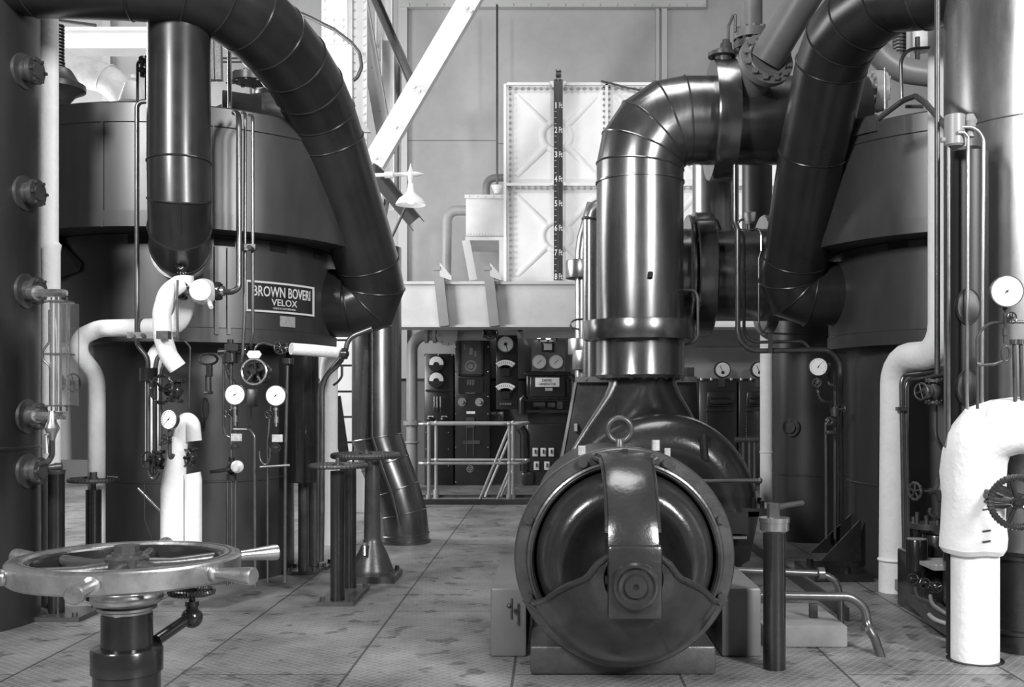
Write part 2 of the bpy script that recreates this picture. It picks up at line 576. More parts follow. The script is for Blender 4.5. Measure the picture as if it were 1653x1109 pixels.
# ------------------------------------------------------------------ steelwork on the left of the back wall
def angle_prof(a, t): return [(-a / 2, 0), (a / 2, 0), (a / 2, t), (-a / 2 + t, t), (-a / 2 + t, a * .8), (-a / 2, a * .8)]
def chan_prof(w, f, t): return [(-w / 2, 0), (w / 2, 0), (w / 2, f), (w / 2 - t, f), (w / 2 - t, t), (-w / 2 + t, t), (-w / 2 + t, f), (-w / 2, f)]
t = T('steel_column', 'pale riveted steel column standing behind the bent black duct of the left boiler', 'column')
Yc = 10.5
a, b = P(519, 0, Yc), P(568, 0, Yc)
mb = MB(); mb.box(((a.x + b.x) / 2, Yc + .02, 2.9), b.x - a.x, .03, 5.8)
part(mb, 'face_plate', 'steelwork', t)
mb = MB(); mb.box((b.x - .02, Yc + .18, 2.9), .03, .34, 5.8); mb.box((b.x + .07, Yc + .10, 2.9), .14, .03, 5.8)
part(mb, 'web_plate', 'steelwork', t)
mb = MB()
for y in range(-40, 430, 14):
    for x in (523, 573, 588): mb.sphere(P(x, y, Yc + (.08 if x > 568 else 0)), .013, 8, 5)
part(mb, 'rivet', 'steelwork', t)
mb = MB(); mb.pbox(530, -80, 561, 71, Yc - .02, .02)
for y in (-20, 33, 44, 55, 66):
    for x in (538, 553): mb.sphere(P(x, y, Yc - .02), .016, 8, 5)
part(mb, 'splice_plate', 'steelwork', t)

def strut(name, label, p0, p1, w, f, m='steelwork', up=(0, -1, 0), cat='steel brace', holes=0):
    mb = MB(); mb.bar(p0, p1, chan_prof(w, f, w * .07), up)
    p0, p1 = V(p0), V(p1)
    for i in range(holes):
        q = p0.lerp(p1, (i + 1) / (holes + 1))
        mb.sphere(q + V((0, -.012, 0)), w * .06, 8, 5)
    return solo(mb, name, label, cat, m)
# main diagonal: channel leaning up to the right
mb = MB()
mb.bar(P(876, -205, 9.6), P(602, 262, 9.6), [(-.10, 0), (.10, 0), (.10, .11), (.088, .11), (.088, .012), (-.088, .012), (-.088, .10), (-.10, .10)], (0, 1, 0))
for x, y in ((670, 140), (678, 146), (755, 12), (762, 17), (640, 205), (608, 255)): mb.sphere(P(x, y, 9.58), .016, 8, 5)
solo(mb, 'steel_brace', 'broad white channel brace leaning up to the right above the enamel lamp', 'steel brace', 'steelwork')
strut('steel_brace', 'short drilled grey channel brace running down to the wall behind the enamel lamp', P(596, 268, 10.4), P(668, 356, 11.6), .17, .10, 'steelgrey', holes=8)
strut('steel_brace', 'grey lattice brace nearest the riveted column, splitting it from the wall', P(550, -178, 11.0), P(626, 250, 11.2), .17, .09, 'steelgrey', holes=5)
strut('steel_brace', 'dark grey lattice brace crossing behind the top of the broad white brace', P(534, -168, 11.4), P(668, 140, 11.6), .11, .10, 'grey', holes=6)
strut('steel_brace', 'upright white lattice bar between the riveted column and the wall pilaster', P(628, 66, 11.8), P(628, 340, 11.8), .15, .10, 'steelwork')
strut('steel_brace', 'second upright white lattice bar closest to the wall pilaster', P(642, 95, 11.9), P(640, 340, 11.9), .10, .10, 'steelwork')
strut('steel_brace', 'small slanting grey strut under the drilled brace', P(625, 322, 11.0), P(614, 400, 11.0), .05, .05, 'steelgrey')
strut('steel_brace', 'upper riveted white post behind the grey lattice braces', P(622, -200, 12.2), P(622, 80, 12.2), .20, .12, 'steelwork', holes=5)
mb = MB(); mb.pbox(612, 65, 640, 96, 12.0, .05)
solo(mb, 'gusset_plate', 'pale gusset plate joining the lattice braces', 'gusset plate', 'steelgrey')
mb = MB(); mb.prism([P(573, 186, 9.9), P(579, 186, 9.9), P(598, 213, 9.9), P(585, 213, 9.9)], (0, .05, 0))
solo(mb, 'gusset_plate', 'small grey triangular gusset beside the edge of the bent duct', 'gusset plate', 'steelgrey')
pipe('tie_rod', 'thin black rod slanting down from the enamel lamp', [(658, 328, 9.9), (632, 384, 9.9)], 2.2, 'iron', cat='rod')
pipe('conduit', 'dark cable looping from the bent duct to the riveted column', [(380, -60, 10.2), (440, 2, 10.2), (500, 28, 10.2), (540, 48, 10.2), (566, 68, 10.2), (580, 85, 10.2), (584, 108, 10.2), (577, 125, 10.2), (570, 130, 10.2)], 3.0, 'iron', bend=.1, cat='cable')

# enamel lamp
t = T('wall_lamp', 'white enamel factory lamp hanging from a short pipe arm', 'lamp')
Yl = 9.5
mb = MB(); mb.tube([P(600, 283, 9.6), P(664, 281, Yl)], m_(3.2, Yl), n=10)
mb.cyl(P(621, 282.5, Yl), P(635, 282, Yl), m_(5.5, Yl), n=12)
part(mb, 'arm', 'steelwork', t)
mb = MB(); mb.lathe([(m_(-14, Yl), m_(3, Yl)), (m_(-8, Yl), m_(4.5, Yl)), (m_(-3, Yl), m_(5, Yl)), (m_(5, Yl), m_(5, Yl)), (m_(7, Yl), m_(3.5, Yl)), (m_(18, Yl), m_(.5, Yl))], P(663, 282, Yl), ZA, 12)
mb.lathe([(0, m_(5, Yl)), (m_(10, Yl), m_(4, Yl)), (m_(20, Yl), m_(.5, Yl))], P(664, 281, Yl), XA, 12)
part(mb, 'cross_fitting', 'steelwork', t)
mb = MB(); k = m_(1, Yl)
mb.lathe([(0, 4 * k), (-14 * k, 6 * k), (-19 * k, 11 * k), (-25 * k, 19 * k), (-33 * k, 24 * k), (-35 * k, 24 * k), (-33 * k, 23 * k), (-25 * k, 18 * k), (-19 * k, 10 * k), (-14 * k, 5 * k)], P(663, 296, Yl), ZA, 32, cap=False)
part(mb, 'lamp_shade', 'white', t)
mb = MB(); mb.sphere(P(663, 322, Yl), 7 * k, 14, 10)
part(mb, 'bulb', 'bulb', t)

# ------------------------------------------------------------------ riveted float box, its stand and pipes
Yb = 13.0
t = T('float_box', 'white riveted steel cistern box on a bracket left of the depth board tank', 'cistern')
mb = MB(); mb.pbox(752, 318, 817, 381, Yb, 1.0)
part(mb, 'box', 'steelwork', t, bevel=.01)
mb = MB(); mb.pbox(750, 314, 818, 320, Yb - .03, 1.06)
for i in range(5): mb.sphere(P(757 + i * 13, 317, Yb - .03), .012, 8, 5)
for i in range(14): mb.sphere(P(755 + i * 4.6, 378, Yb), .010, 6, 4)
part(mb, 'rim', 'steelwork', t)
mb = MB(); mb.pbox(751, 382, 818, 388, Yb - .02, 1.0)
mb.bar(P(752, 388, Yb - .02), P(764, 452, Yb + .1), [(-.05, 0), (.05, 0), (.05, .06), (-.05, .06)], YA)
mb.bar(P(812, 388, Yb - .02), P(812, 452, Yb + .1), [(-.05, 0), (.05, 0), (.05, .06), (-.05, .06)], YA)
part(mb, 'stand', 'steelwork', t)
pipe('feed_pipe', 'grey pipe bending from the cistern side down behind the white beam', [(754, 340, 13.3), (722, 340, 13.3), (720, 452, 13.3)], 8, 'greypipe', bend=.16)
pipe('feed_pipe', 'dark grey pipe arching out of the cistern top behind the tank', [(785, 316, 13.7), (785, 288, 13.7), (830, 286, 13.7)], 6, 'grey', bend=.18)
t = T('float_rod', 'long thin black rod dropping to a small funnel over the cistern', 'rod')
mb = MB(); mb.tube([P(802.5, 8, 13.6), P(802.5, 300, 13.6)], m_(1.9, 13.6), n=8); part(mb, 'rod', 'iron', t)
mb = MB(); mb.lathe([(0, .03), (.10, .075), (.11, .075)], P(802, 313, 13.6), ZA, 20); part(mb, 'funnel', 'steelwork', t)

# ------------------------------------------------------------------ sectional water tank with depth board
Yt = 12.9
t = T('water_tank', 'large white sectional steel water tank with ribbed square panels', 'tank')
fx = P(818, 0, Yt).x; zt = P(0, 137, Yt).z; pw = P(979, 0, Yt).x - fx; z1 = P(0, 299, Yt).z; ph = zt - z1
zb = P(0, 458, Yt).z
for ix in range(3):
    for iz in range(2):
        x0, x1 = fx + ix * pw, fx + (ix + 1) * pw
        za, zc = (z1, zt) if iz == 0 else (max(zb, z1 - ph), z1)
        mb = MB()
        cx_, cz = (x0 + x1) / 2, (za + zc) / 2
        if iz: cz = z1 - ph / 2
        # dished plate: flat rim, sloping step, raised field
        def rect(i, y): return [V((x0 + i, y, za + i)), V((x1 - i, y, za + i)), V((x1 - i, y, zc - i)), V((x0 + i, y, zc - i))]
        mb.rings([rect(.0, Yt + .10), rect(.0, Yt), rect(.03, Yt), rect(.09, Yt + .045), rect(.16, Yt + .045)], (False, True))
        part(mb, 'panel', 'tank', t)
        mb = MB()
        for sx in (-1, 1):
            for sz in (-1, 1):
                e = V((cx_ + sx * pw * .40, Yt + .08, cz + sz * ph * .40))
                if e.z < zb + .05: e = V((cx_, Yt + .08, cz)).lerp(e, .82)
                mb.tube([V((cx_ + sx * .12, Yt + .065, cz + sz * .12)), e], [.055, .05], n=16)
        mb.torus((cx_, Yt + .065, cz), YA, .18, .05, n=40, k=12)
        part(mb, 'stiffening_rib', 'tank', t)
mb = MB(); mb.box((fx + 1.5 * pw, Yt + .65, (zb + zt) / 2), 3 * pw, 1.1, zt - zb - .02); part(mb, 'tank_body', 'tank', t)
mb = MB()
for x in (fx - .02, fx + pw, fx + 2 * pw): mb.box((x, Yt - .02, (zb + zt) / 2), .035, .06, zt - zb)
for z in (zt, z1): mb.box((fx + 1.5 * pw, Yt - .02, z), 3 * pw, .06, .035)
part(mb, 'flange_angle', 'tank', t)
mb = MB()
for ix in range(3):
    for i in range(16):
        for z in (zt - .05, z1 - .04): mb.cyl((fx + ix * pw + (i + .5) * pw / 16, Yt - .03, z), (fx + ix * pw + (i + .5) * pw / 16, Yt + .0, z), .018, n=6)
for i in range(34):
    z = zt - (i + .5) * (zt - zb) / 34
    for x in (fx + .045, fx + pw - .035, fx + pw + .035): mb.cyl((x, Yt - .03, z), (x, Yt + .0, z), .015, n=6)
part(mb, 'bolt', 'greypipe', t)
t = T('depth_board', 'tall black depth board marked in feet on the front of the white tank', 'gauge board')
Yg = Yt - .10
mb = MB(); mb.pbox(894, 128, 908.5, 452, Yg, .04); part(mb, 'board', 'slate', t)
mb = MB(); mb.pbox(900.6, 128, 901.6, 452, Yg - .012, .012); part(mb, 'cord', 'iron', t)
mb = MB(); mb.cyl(P(902, 120, Yg + .02) - V((.03, 0, 0)), P(902, 120, Yg + .02) + V((.03, 0, 0)), .045, n=14)
for dx in (-3, 3): mb.pbox(901 + dx - 1, 112, 901 + dx + 1, 130, Yg, .03)
part(mb, 'pulley', 'iron', t)
mb = MB()
for y, s_ in ((131, 1), (299, -1)):
    for k in (-1, 1): mb.prism([P(901 + k * 7.5, y, Yg + .01), P(901 + k * 14, y, Yg + .01), P(901 + k * 7.5, y + s_ * 10, Yg + .01)], (0, .02, 0))
part(mb, 'fixing_bracket', 'tank', t)
bd = [o for o in t.children if o.name.startswith('board')][0]
mb = MB()
for i in range(8):
    y = 170 + i * 39.6
    for txt, xx, hh in ((str(i + 1), 897.4, 10), ('Ft', 905, 9.5)):
        l = lettering(txt, m_(hh, Yg), flat(P(xx, y if i < 7 else y - 1, Yg - .001)), m_(5.4 if len(txt) > 1 else (2.2 if i == 0 else 4.2), Yg), .003, weight=.02)
        o = len(mb.v); mb.v += l.v; mb.f += [tuple(k + o for k in f) for f in l.f]
    for k in (1, 2, 3):
        mb.pbox(895.3, y + k * 9.9 - .4, 898.3, y + k * 9.9 + .4, Yg - .002, .003)
part(mb, 'lettering', 'letter', bd, 'white figures 1 to 8 Ft', smooth=0)
pipe('cable', 'loose dark cable hanging over the top of the white tank', [(970, 131, 12.8), (985, 134, 12.8), (1010, 141, 12.8), (1045, 148, 12.8), (1080, 150, 12.8)], 1.6, 'iron', bend=.1, cat='cable')

# ------------------------------------------------------------------ deep white beam under the tank
Ybm = 12.6
t = T('support_beam', 'deep white steel beam carrying the water tank', 'beam')
mb = MB(); mb.pbox(560, 458, 1450, 526, Ybm, .06); part(mb, 'web', 'steelwork', t)
mb = MB(); mb.pbox(560, 454, 1450, 458.5, Ybm - .06, 1.3); part(mb, 'top_flange', 'steelwork', t)
mb = MB(); mb.pbox(560, 524, 1450, 528, Ybm - .06, .5); part(mb, 'bottom_flange', 'steelwork', t)
for x0, lab in ((703, 'left'), (784, 'right')):
    t = T('beam_bracket', 'grey channel bracket clipped over the white beam, %s' % ('nearest the bent duct' if lab == 'left' else 'nearest the depth board'), 'bracket')
    mb = MB(); mb.bar(P(x0 + 4, 436, Ybm - .13), P(x0 + 14, 526, Ybm - .13), [(-.06, 0), (.06, 0), (.06, .09), (-.06, .09)], (0, 1, 0)); part(mb, 'leg', 'steelgrey', t)
    mb = MB(); mb.prism([P(x0 - 3, 430, Ybm - .15), P(x0 + 8, 430, Ybm - .15), P(x0 + 8, 436, Ybm - .15), P(x0 - 3, 436, Ybm - .15)], (0, .12, 0)); part(mb, 'cap_plate', 'steelgrey', t)
    mb = MB(); mb.prism([P(x0 + 7, 424, Ybm - .14), P(x0 + 26, 446, Ybm - .14), P(x0 + 26, 453, Ybm - .14), P(x0 + 7, 446, Ybm - .14)], (0, .12, 0)); part(mb, 'wing_plate', 'steelwork', t)
mb = MB(); mb.pbox(835, 531, 1010, 535, 13.3, .3); mb.pbox(835, 535, 1010, 546, 13.5, .02)
solo(mb, 'lighting_trough', 'white steel shelf over the diesel generator control panel', 'shelf', 'steelwork')
mb = MB(); mb.prism([P(834, 531, 13.3), P(842, 531, 13.3), P(853, 556, 13.3), P(848, 556, 13.3)], (0, .06, 0))
solo(mb, 'shelf_bracket', 'slanting grey bracket at the left end of the white shelf', 'bracket', 'steelgrey')
mb = MB(); mb.pbox(1125, 558, 1245, 564, 13.6, .1)
solo(mb, 'wall_rail', 'grey rail along the wall above the right hand switch cabinets', 'rail', 'grey')

# ------------------------------------------------------------------ grey pipe with valve left of the switchboards
Yp = 13.4
t = T('standpipe', 'grey standpipe rising beside the switch cabinets and turning right under the beam', 'pipe')
mb = MB(); mb.tube([V((P(665, 0, Yp).x, Yp, 0)), P(665, 541, Yp), P(800, 541, Yp)], m_(9, Yp), n=18, bend=.2); part(mb, 'pipe_run', 'greypipe', t)
mb = MB()
for x in (689, 702): mb.flange(P(x, 541, Yp), XA, m_(13, Yp), .04, 8)
mb.flange(P(665, 683, Yp), ZA, m_(14, Yp), .05, 8)
mb.torus(P(665, 714, Yp), ZA, m_(10, Yp), .015)
part(mb, 'flange', 'greypipe', t)
mb = MB(); mb.lathe([(-.10, .09), (0, .13), (.10, .09)], P(718, 541, Yp), XA, 20); mb.flange(P(722, 541, Yp - .12), YA, .14, .04, 8)
part(mb, 'valve_body', 'greypipe', t)
valve('black gate valve on the grey pipe under the white beam between the switch cabinets', 792, 537, 13.1, 9, XA, TOCAM, 11, spokes=5)

# ------------------------------------------------------------------ switch cabinets
Ys = 14.0
def half_meter(t, x, y, r, Y):
    c = P(x, y, Y); r = m_(r, Y)
    mb = MB(); mb.lathe([(0, r * 1.12), (.04, r * 1.12), (.05, r)], c, TOCAM, 32); me = part(mb, 'meter', 'slate', t)
    mb = MB()
    pts = [c + V((r * .95 * math.cos(a), -.055, r * .95 * math.sin(a))) for a in [math.radians(-12 + i * 204 / 20) for i in range(21)]]
    pts += [c + V((r * .42 * math.cos(a), -.055, r * .42 * math.sin(a) - r * .2)) for a in [math.radians(180 - i * 18) for i in range(11)]]
    mb.prism(pts, (0, -.004, 0)); part(mb, 'scale', 'dial', me)
def fan_meter(t, x, y, w, Y):
    c = P(x, y, Y); w = m_(w, Y)
    def fan(r0, r1, a): return [c + V((r1 * math.sin(b), 0, r1 * math.cos(b) - w)) for b in [math.radians(-a + i * a / 8) for i in range(17)]] + [c + V((r0 * math.sin(b), 0, r0 * math.cos(b) - w)) for b in [math.radians(a - i * a / 8) for i in range(17)]]
    mb = MB(); mb.prism(fan(w * .75, w * 1.62, 44), (0, -.05, 0))
    mb.box(c + V((0, -.02, -w * .55)), w * .85, .06, w * 1.0)
    me = part(mb, 'meter', 'slate', t)
    mb = MB()
    out = fan(w * 1.05, w * 1.55, 40)
    mb.prism([p + V((0, -.052, 0)) for p in out], (0, -.004, 0)); part(mb, 'scale', 'dial', me)
    mb = MB()
    for i in range(9):
        b = math.radians(-36 + i * 9); d = V((math.sin(b), 0, math.cos(b)))
        q = c + V((0, -.058, -w))
        mb.bar(q + d * w * 1.2, q + d * w * 1.38, [(-.003, 0), (.003, 0), (.003, .003), (-.003, .003)], YA)
    part(mb, 'scale_marks', 'ink', me)
t = T('switch_cabinet', 'narrow black switch cabinet with two half moon meters beside the grey standpipe', 'switch cabinet')
mb = MB(); mb.pbox(685, 571, 732, 784, Ys, .32); part(mb, 'cabinet', 'slate', t, bevel=.012)
half_meter(t, 705, 587, 12, Ys); half_meter(t, 705, 613, 12, Ys)
mb = MB(); mb.pbox(687, 629, 730, 632, Ys - .03, .03); part(mb, 'ledge', 'slate', t)
mb = MB()
for x in (701, 705.5, 711): mb.tube([P(x, 664, Ys - .01), P(x, 657, Ys - .07), P(x, 640, Ys - .07)], .011, n=8)
part(mb, 'knife_switch', 'steel', t)
for x in (695, 717):
    mb = MB(); mb.pbox(x - 4.5, 671.5, x + 4.5, 674.5, Ys - .006, .01); part(mb, 'name_label', 'dial', t)
    mb = MB(); mb.lathe([(0, .05), (.03, .05), (.05, .02)], P(x, 678, Ys), TOCAM, 20); part(mb, 'knob', 'slate', t)
mb = MB()
for y in (698, 725, 752):
    for x in (688, 724): mb.sphere(P(x, y, Ys), .012, 8, 5)
for x in (685, 708, 730): mb.sphere(P(x, 573, Ys), .014, 8, 5)
part(mb, 'screw', 'steel', t)

t = T('switch_cabinet', 'tall black switch cabinet with a glazed front behind the railing', 'switch cabinet')
mb = MB(); mb.pbox(734, 541, 791, 784, Ys, .32); part(mb, 'cabinet', 'slate', t, bevel=.012)
mb = MB()
for a in ((740, 545, 743, 607), (777, 545, 780, 607), (740, 545, 780, 548), (740, 604, 780, 607)): mb.pbox(*a, Ys - .03, .03)
part(mb, 'window_frame', 'slate', t)
mb = MB(); mb.pbox(743, 548, 777, 604, Ys - .02, .006); part(mb, 'window_pane', 'glass', t)
mb = MB(); mb.torus(P(760, 591, Ys - .004), YA, m_(8, Ys), .012, n=28); mb.cyl(P(760, 591, Ys), P(760, 591, Ys - .012), m_(4, Ys)); mb.pbox(758, 562, 763, 572, Ys - .01, .01); mb.pbox(766, 566, 769, 576, Ys - .01, .01); mb.pbox(749, 556, 751, 565, Ys - .01, .01)
part(mb, 'relay_gear', 'greypipe', t)
mb = MB(); mb.pbox(740, 610, 780, 635, Ys - .02, .02); part(mb, 'sub_panel', 'slate', t)
mb = MB()
for i in range(5): mb.pbox(754 + i * 2.6, 613, 755 + i * 2.6, 622, Ys - .03, .01)
for i in range(8): mb.pbox(752 + i * 2, 633, 753 + i * 2, 636, Ys - .03, .01)
part(mb, 'contact_strip', 'steel', t)
for x in (746, 774):
    mb = MB(); mb.lathe([(0, m_(7, Ys)), (.02, m_(7, Ys)), (.02, m_(3, Ys)), (.06, m_(3, Ys))], P(x, 649, Ys), TOCAM, 24); part(mb, 'knob', 'greypipe', t)
mb = MB(); mb.pbox(753, 664, 767, 668, Ys - .006, .01); part(mb, 'name_label', 'dial', t)
mb = MB(); mb.pbox(752, 674, 766, 691, Ys - .03, .03); mb.pbox(746, 711, 775, 717, Ys - .02, .02); mb.pbox(752, 691, 754, 735, Ys - .012, .012); mb.pbox(763, 691, 765, 735, Ys - .012, .012); part(mb, 'switch_gear', 'iron', t)
mb = MB(); c = P(759, 757, Ys); mb.cyl(c, c + V((0, -.015, 0)), m_(5.4, Ys), n=28)
ba = part(mb, 'badge', 'label', t)
mb = MB(); mb.torus(c + V((0, -.016, 0)), YA, m_(4.4, Ys), .004, n=28)
for k in range(3):
    a = PI / 2 + k * 2 * PI / 3; mb.torus(c + V((math.cos(a) * m_(1.9, Ys), -.016, math.sin(a) * m_(1.9, Ys))), YA, m_(1.6, Ys), .005, n=18)
part(mb, 'badge_mark', 'ink', ba)
mb = MB()
for y in (560, 600, 640, 668, 722, 778):
    for x in (736, 788): mb.sphere(P(x, y, Ys), .014, 8, 5)
part(mb, 'screw', 'steel', t)

t = T('meter_panel', 'black slate panel with one round and two fan shaped meters', 'meter panel')
mb = MB(); mb.pbox(801, 541, 836, 661, Ys, .06); part(mb, 'slab', 'slate', t, bevel=.01)
fan_meter(t, 816, 590, 16, Ys); fan_meter(t, 816, 627, 16, Ys)
c = P(816.5, 556, Ys); r = m_(13, Ys)
mb = MB(); mb.lathe([(0, r), (.06, r), (.07, r * .92)], c, TOCAM, 32); d_ = part(mb, 'meter', 'greypipe', t)
mb = MB(); mb.cyl(c + V((0, -.07, 0)), c + V((0, -.075, 0)), r * .9, n=32); part(mb, 'scale', 'dial', d_)
mb = MB()
for i in range(13):
    b = math.radians(-130 + i * 260 / 12); e = V((math.sin(b), 0, math.cos(b)))
    q = c + V((0, -.077, 0)); mb.bar(q + e * r * .68, q + e * r * .82, [(-.003, 0), (.003, 0), (.003, .003), (-.003, .003)], YA)
mb.bar(c + V((-.01, -.077, .02)), c + V((.03, -.077, -.09)), [(-.005, 0), (.005, 0), (.005, .003), (-.005, .003)], YA)
mb.cyl(c + V((0, -.075, 0)), c + V((0, -.085, 0)), r * .2, n=16)
part(mb, 'scale_marks', 'ink', d_)
mb = MB()
for i in range(5): mb.cyl(P(808 + i * 4, 652, Ys), P(808 + i * 4, 652, Ys - .05), .016, n=10)
part(mb, 'terminal', 'steel', t)
t = T('switch_box', 'pair of small pale rotary switches below the fan meter panel', 'switch box')
mb = MB(); mb.pbox(790, 664, 813, 682, Ys + .2, .08); part(mb, 'box', 'greypipe', t, bevel=.01)
for x in (796.5, 807):
    mb = MB(); mb.pbox(x - 4, 665.5, x + 4, 668.5, Ys + .19, .01); part(mb, 'name_label', 'dial', t)
    mb = MB(); mb.cyl(P(x, 675, Ys + .2), P(x, 675, Ys + .14), m_(4, Ys), n=18); mb.pbox(x - .7, 671.5, x + .7, 678.5, Ys + .12, .03); part(mb, 'knob', 'iron', t)

# diesel generator control cubicle
t = T('generator_cubicle', 'black control cubicle with a white DIESEL GENERATOR name plate', 'control cubicle')
mb = MB(); mb.pbox(850, 684, 918, 784, Ys, .35); part(mb, 'lower_cabinet', 'slate', t, bevel=.02)
mb = MB(); mb.pbox(850, 604, 918, 648, Ys - .05, .35); mb.pbox(846, 600, 922, 606, Ys - .08, .35); mb.pbox(846, 644, 922, 648, Ys - .08, .35); part(mb, 'upper_case', 'black', t, bevel=.02)
mb = MB(); mb.pbox(856, 608, 912, 640, Ys - .08, .03); dr = part(mb, 'door', 'slate', t, bevel=.01)
mb = MB(); mb.pbox(864, 609.5, 903, 624.5, Ys - .09, .015); npl = part(mb, 'name_plate', 'dial', dr, bevel=.004)
mb = lettering('DIESEL', m_(4.2, Ys), flat(P(883.5, 614, Ys - .091)), m_(16, Ys), .003)
l = lettering('GENERATOR', m_(4.2, Ys), flat(P(883.5, 620, Ys - .091)), m_(27, Ys), .003)
o = len(mb.v); mb.v += l.v; mb.f += [tuple(k + o for k in f) for f in l.f]
part(mb, 'lettering', 'ink', dr, 'black words DIESEL GENERATOR', smooth=0)
mb = MB(); mb.pbox(880, 626, 892, 631, Ys - .09, .01); part(mb, 'maker_label', 'label', dr)
mb = MB(); mb.cyl(P(861, 652, Ys + .02), P(880, 652, Ys + .02), m_(6.5, Ys), n=18); mb.cyl(P(884, 653, Ys + .02), P(896, 653, Ys + .02), m_(6.5, Ys), n=18); mb.pbox(899, 646, 908, 660, Ys - .05, .1); part(mb, 'contactor', 'iron', t)
mb = MB(); mb.pbox(846, 662, 920, 666, Ys - .05, .2); mb.pbox(852, 668, 918, 684, Ys + .1, .2); part(mb, 'terminal_rail', 'cast', t)
mb = MB(); mb.tube([P(847, 640, Ys - .05), P(842, 645, Ys - .05), P(842, 668, Ys - .05)], .05, n=12, bend=.08); mb.tube([P(840, 690, Ys), P(846, 700, Ys), P(846, 760, Ys)], .06, n=12, bend=.08); mb.tube([P(921, 606, Ys - .05), P(926, 612, Ys - .05), P(926, 660, Ys - .05)], .04, n=12, bend=.08)
part(mb, 'conduit', 'cast', t)
for i, (x, y) in enumerate(((864, 730), (877, 730), (890, 730), (866, 752), (883, 752))):
    mb = MB(); mb.pbox(x - 4.5, y - 7, x + 4.5, y + 7, Ys - .03, .03); b = part(mb, 'switch', 'dialgrey', t, bevel=.006)
    mb = MB(); mb.pbox(x - 1, y - 4, x + 1, y + 2, Ys - .06, .03); part(mb, 'toggle', 'ink', b)
mb = MB(); mb.pbox(842, 762, 862, 784, Ys - .05, .3); part(mb, 'foot_box', 'cast', t, bevel=.03)
t = T('meter_panel', 'pale steel panel with two round dials and a square meter over the generator cubicle', 'meter panel')
mb = MB(); mb.pbox(858, 549, 912, 599, Ys + .05, .03); part(mb, 'plate', 'plate', t)
for x in (871, 898):
    c = P(x, 584.5, Ys + .05); r = m_(12, Ys)
    mb = MB(); mb.lathe([(0, r), (.07, r), (.08, r * .9)], c, TOCAM, 32); d_ = part(mb, 'meter', 'greypipe', t)
    mb = MB(); mb.cyl(c + V((0, -.08, 0)), c + V((0, -.084, 0)), r * .88, n=32); part(mb, 'scale', 'dialgrey', d_)
    mb = MB(); mb.bar(c + V((-.03, -.086, -.03)), c + V((.03, -.086, .03)), [(-.004, 0), (.004, 0), (.004, .003), (-.004, .003)], YA); part(mb, 'needle', 'ink', d_)
mb = MB(); mb.pbox(873, 552, 895, 568, Ys, .06); d_ = part(mb, 'square_meter', 'slate', t, bevel=.01)
mb = MB(); mb.pbox(878, 554.5, 891, 565, Ys - .006, .01); part(mb, 'scale', 'dialgrey', d_)
for x, r, m_n, lab in ((870, 3.4, 'bulb', 'smaller lit globe lamp over the generator meters'), (885, 4.6, 'bulb', 'larger lit globe lamp in the middle over the generator meters'), (898, 3.6, 'ink', 'dark unlit globe lamp over the generator meters')):
    t = T('indicator_lamp', lab, 'lamp')
    mb = MB(); mb.sphere(P(x, 544, 13.75), m_(r, 13.75), 14, 10); part(mb, 'globe', m_n, t)
    mb = MB(); mb.cyl(P(x, 549, 13.75), P(x, 546, 13.75), m_(2, 13.75), n=12); mb.tube([P(x, 549, 13.75), P(x, 549, 14.1)], .014, n=8); part(mb, 'lamp_holder', 'iron', t)

# dark cubicles on the right of the compressor
for x0, x1, gx, lab in ((1128, 1190, 1165, 'black switch cubicle with a round ammeter on top, seen beyond the compressor'), (1192, 1262, 1224, 'black switch cubicle half hidden by the white upright pipe')):
    t = T('switch_cubicle', lab, 'switch cabinet')
    mb = MB(); mb.pbox(x0, 614, x1, 784, Ys, .35); part(mb, 'cabinet', 'slate', t, bevel=.02)
    mb = MB(); mb.pbox(x0 + 14, 632, x1 - 4, 656, Ys - .05, .06); mb.pbox(x0 + 12, 660, x1 - 4, 664, Ys - .04, .05); mb.cyl(P(x0 + 18, 648, Ys - .05), P(x1 - 10, 648, Ys - .05), .05, n=12); part(mb, 'switch_housing', 'cast', t, bevel=.01)
    mb = MB()
    for k in range(4): mb.cyl(P(x0 + 4 + k * 16, 614, Ys + .05), P(x0 + 4 + k * 16, 610, Ys + .05), .03, n=10)
    for k in range(12): mb.sphere(P(x0 + 13, 668 + k * 4, Ys - .01), .010, 6, 4)
    part(mb, 'stud', 'steel', t)
    c = P(gx, 597, Ys); r = m_(13.5, Ys)
    mb = MB(); mb.lathe([(-.02, r * .8), (.0, r), (.07, r), (.09, r * .85)], c, TOCAM, 32); mb.pbox(gx - 5, 611, gx + 5, 625, Ys - .03, .05); d_ = part(mb, 'meter', 'iron', t)
    mb = MB(); mb.cyl(c + V((0, -.08, 0)), c + V((0, -.094, 0)), r * .84, n=32); part(mb, 'scale', 'dial', d_)
    mb = MB(); mb.cyl(c + V((0, -.09, -r * .35)), c + V((0, -.1, -r * .35)), r * .2, n=14); mb.bar(c + V((0, -.096, -r * .3)), c + V((-.04, -.096, r * .5)), [(-.004, 0), (.004, 0), (.004, .003), (-.004, .003)], YA); part(mb, 'needle', 'ink', d_)
mb = MB(); mb.tube([P(1186, 710, 13.2), P(1224, 710, 13.2)], .04, n=10)
for x in (1200, 1210, 1218): mb.tube([P(x, 710, 13.2), P(x, 790, 13.2)], .025, n=8)
solo(mb, 'guard_rail', 'short dark guard rail in front of the right hand switch cubicles', 'railing', 'iron')

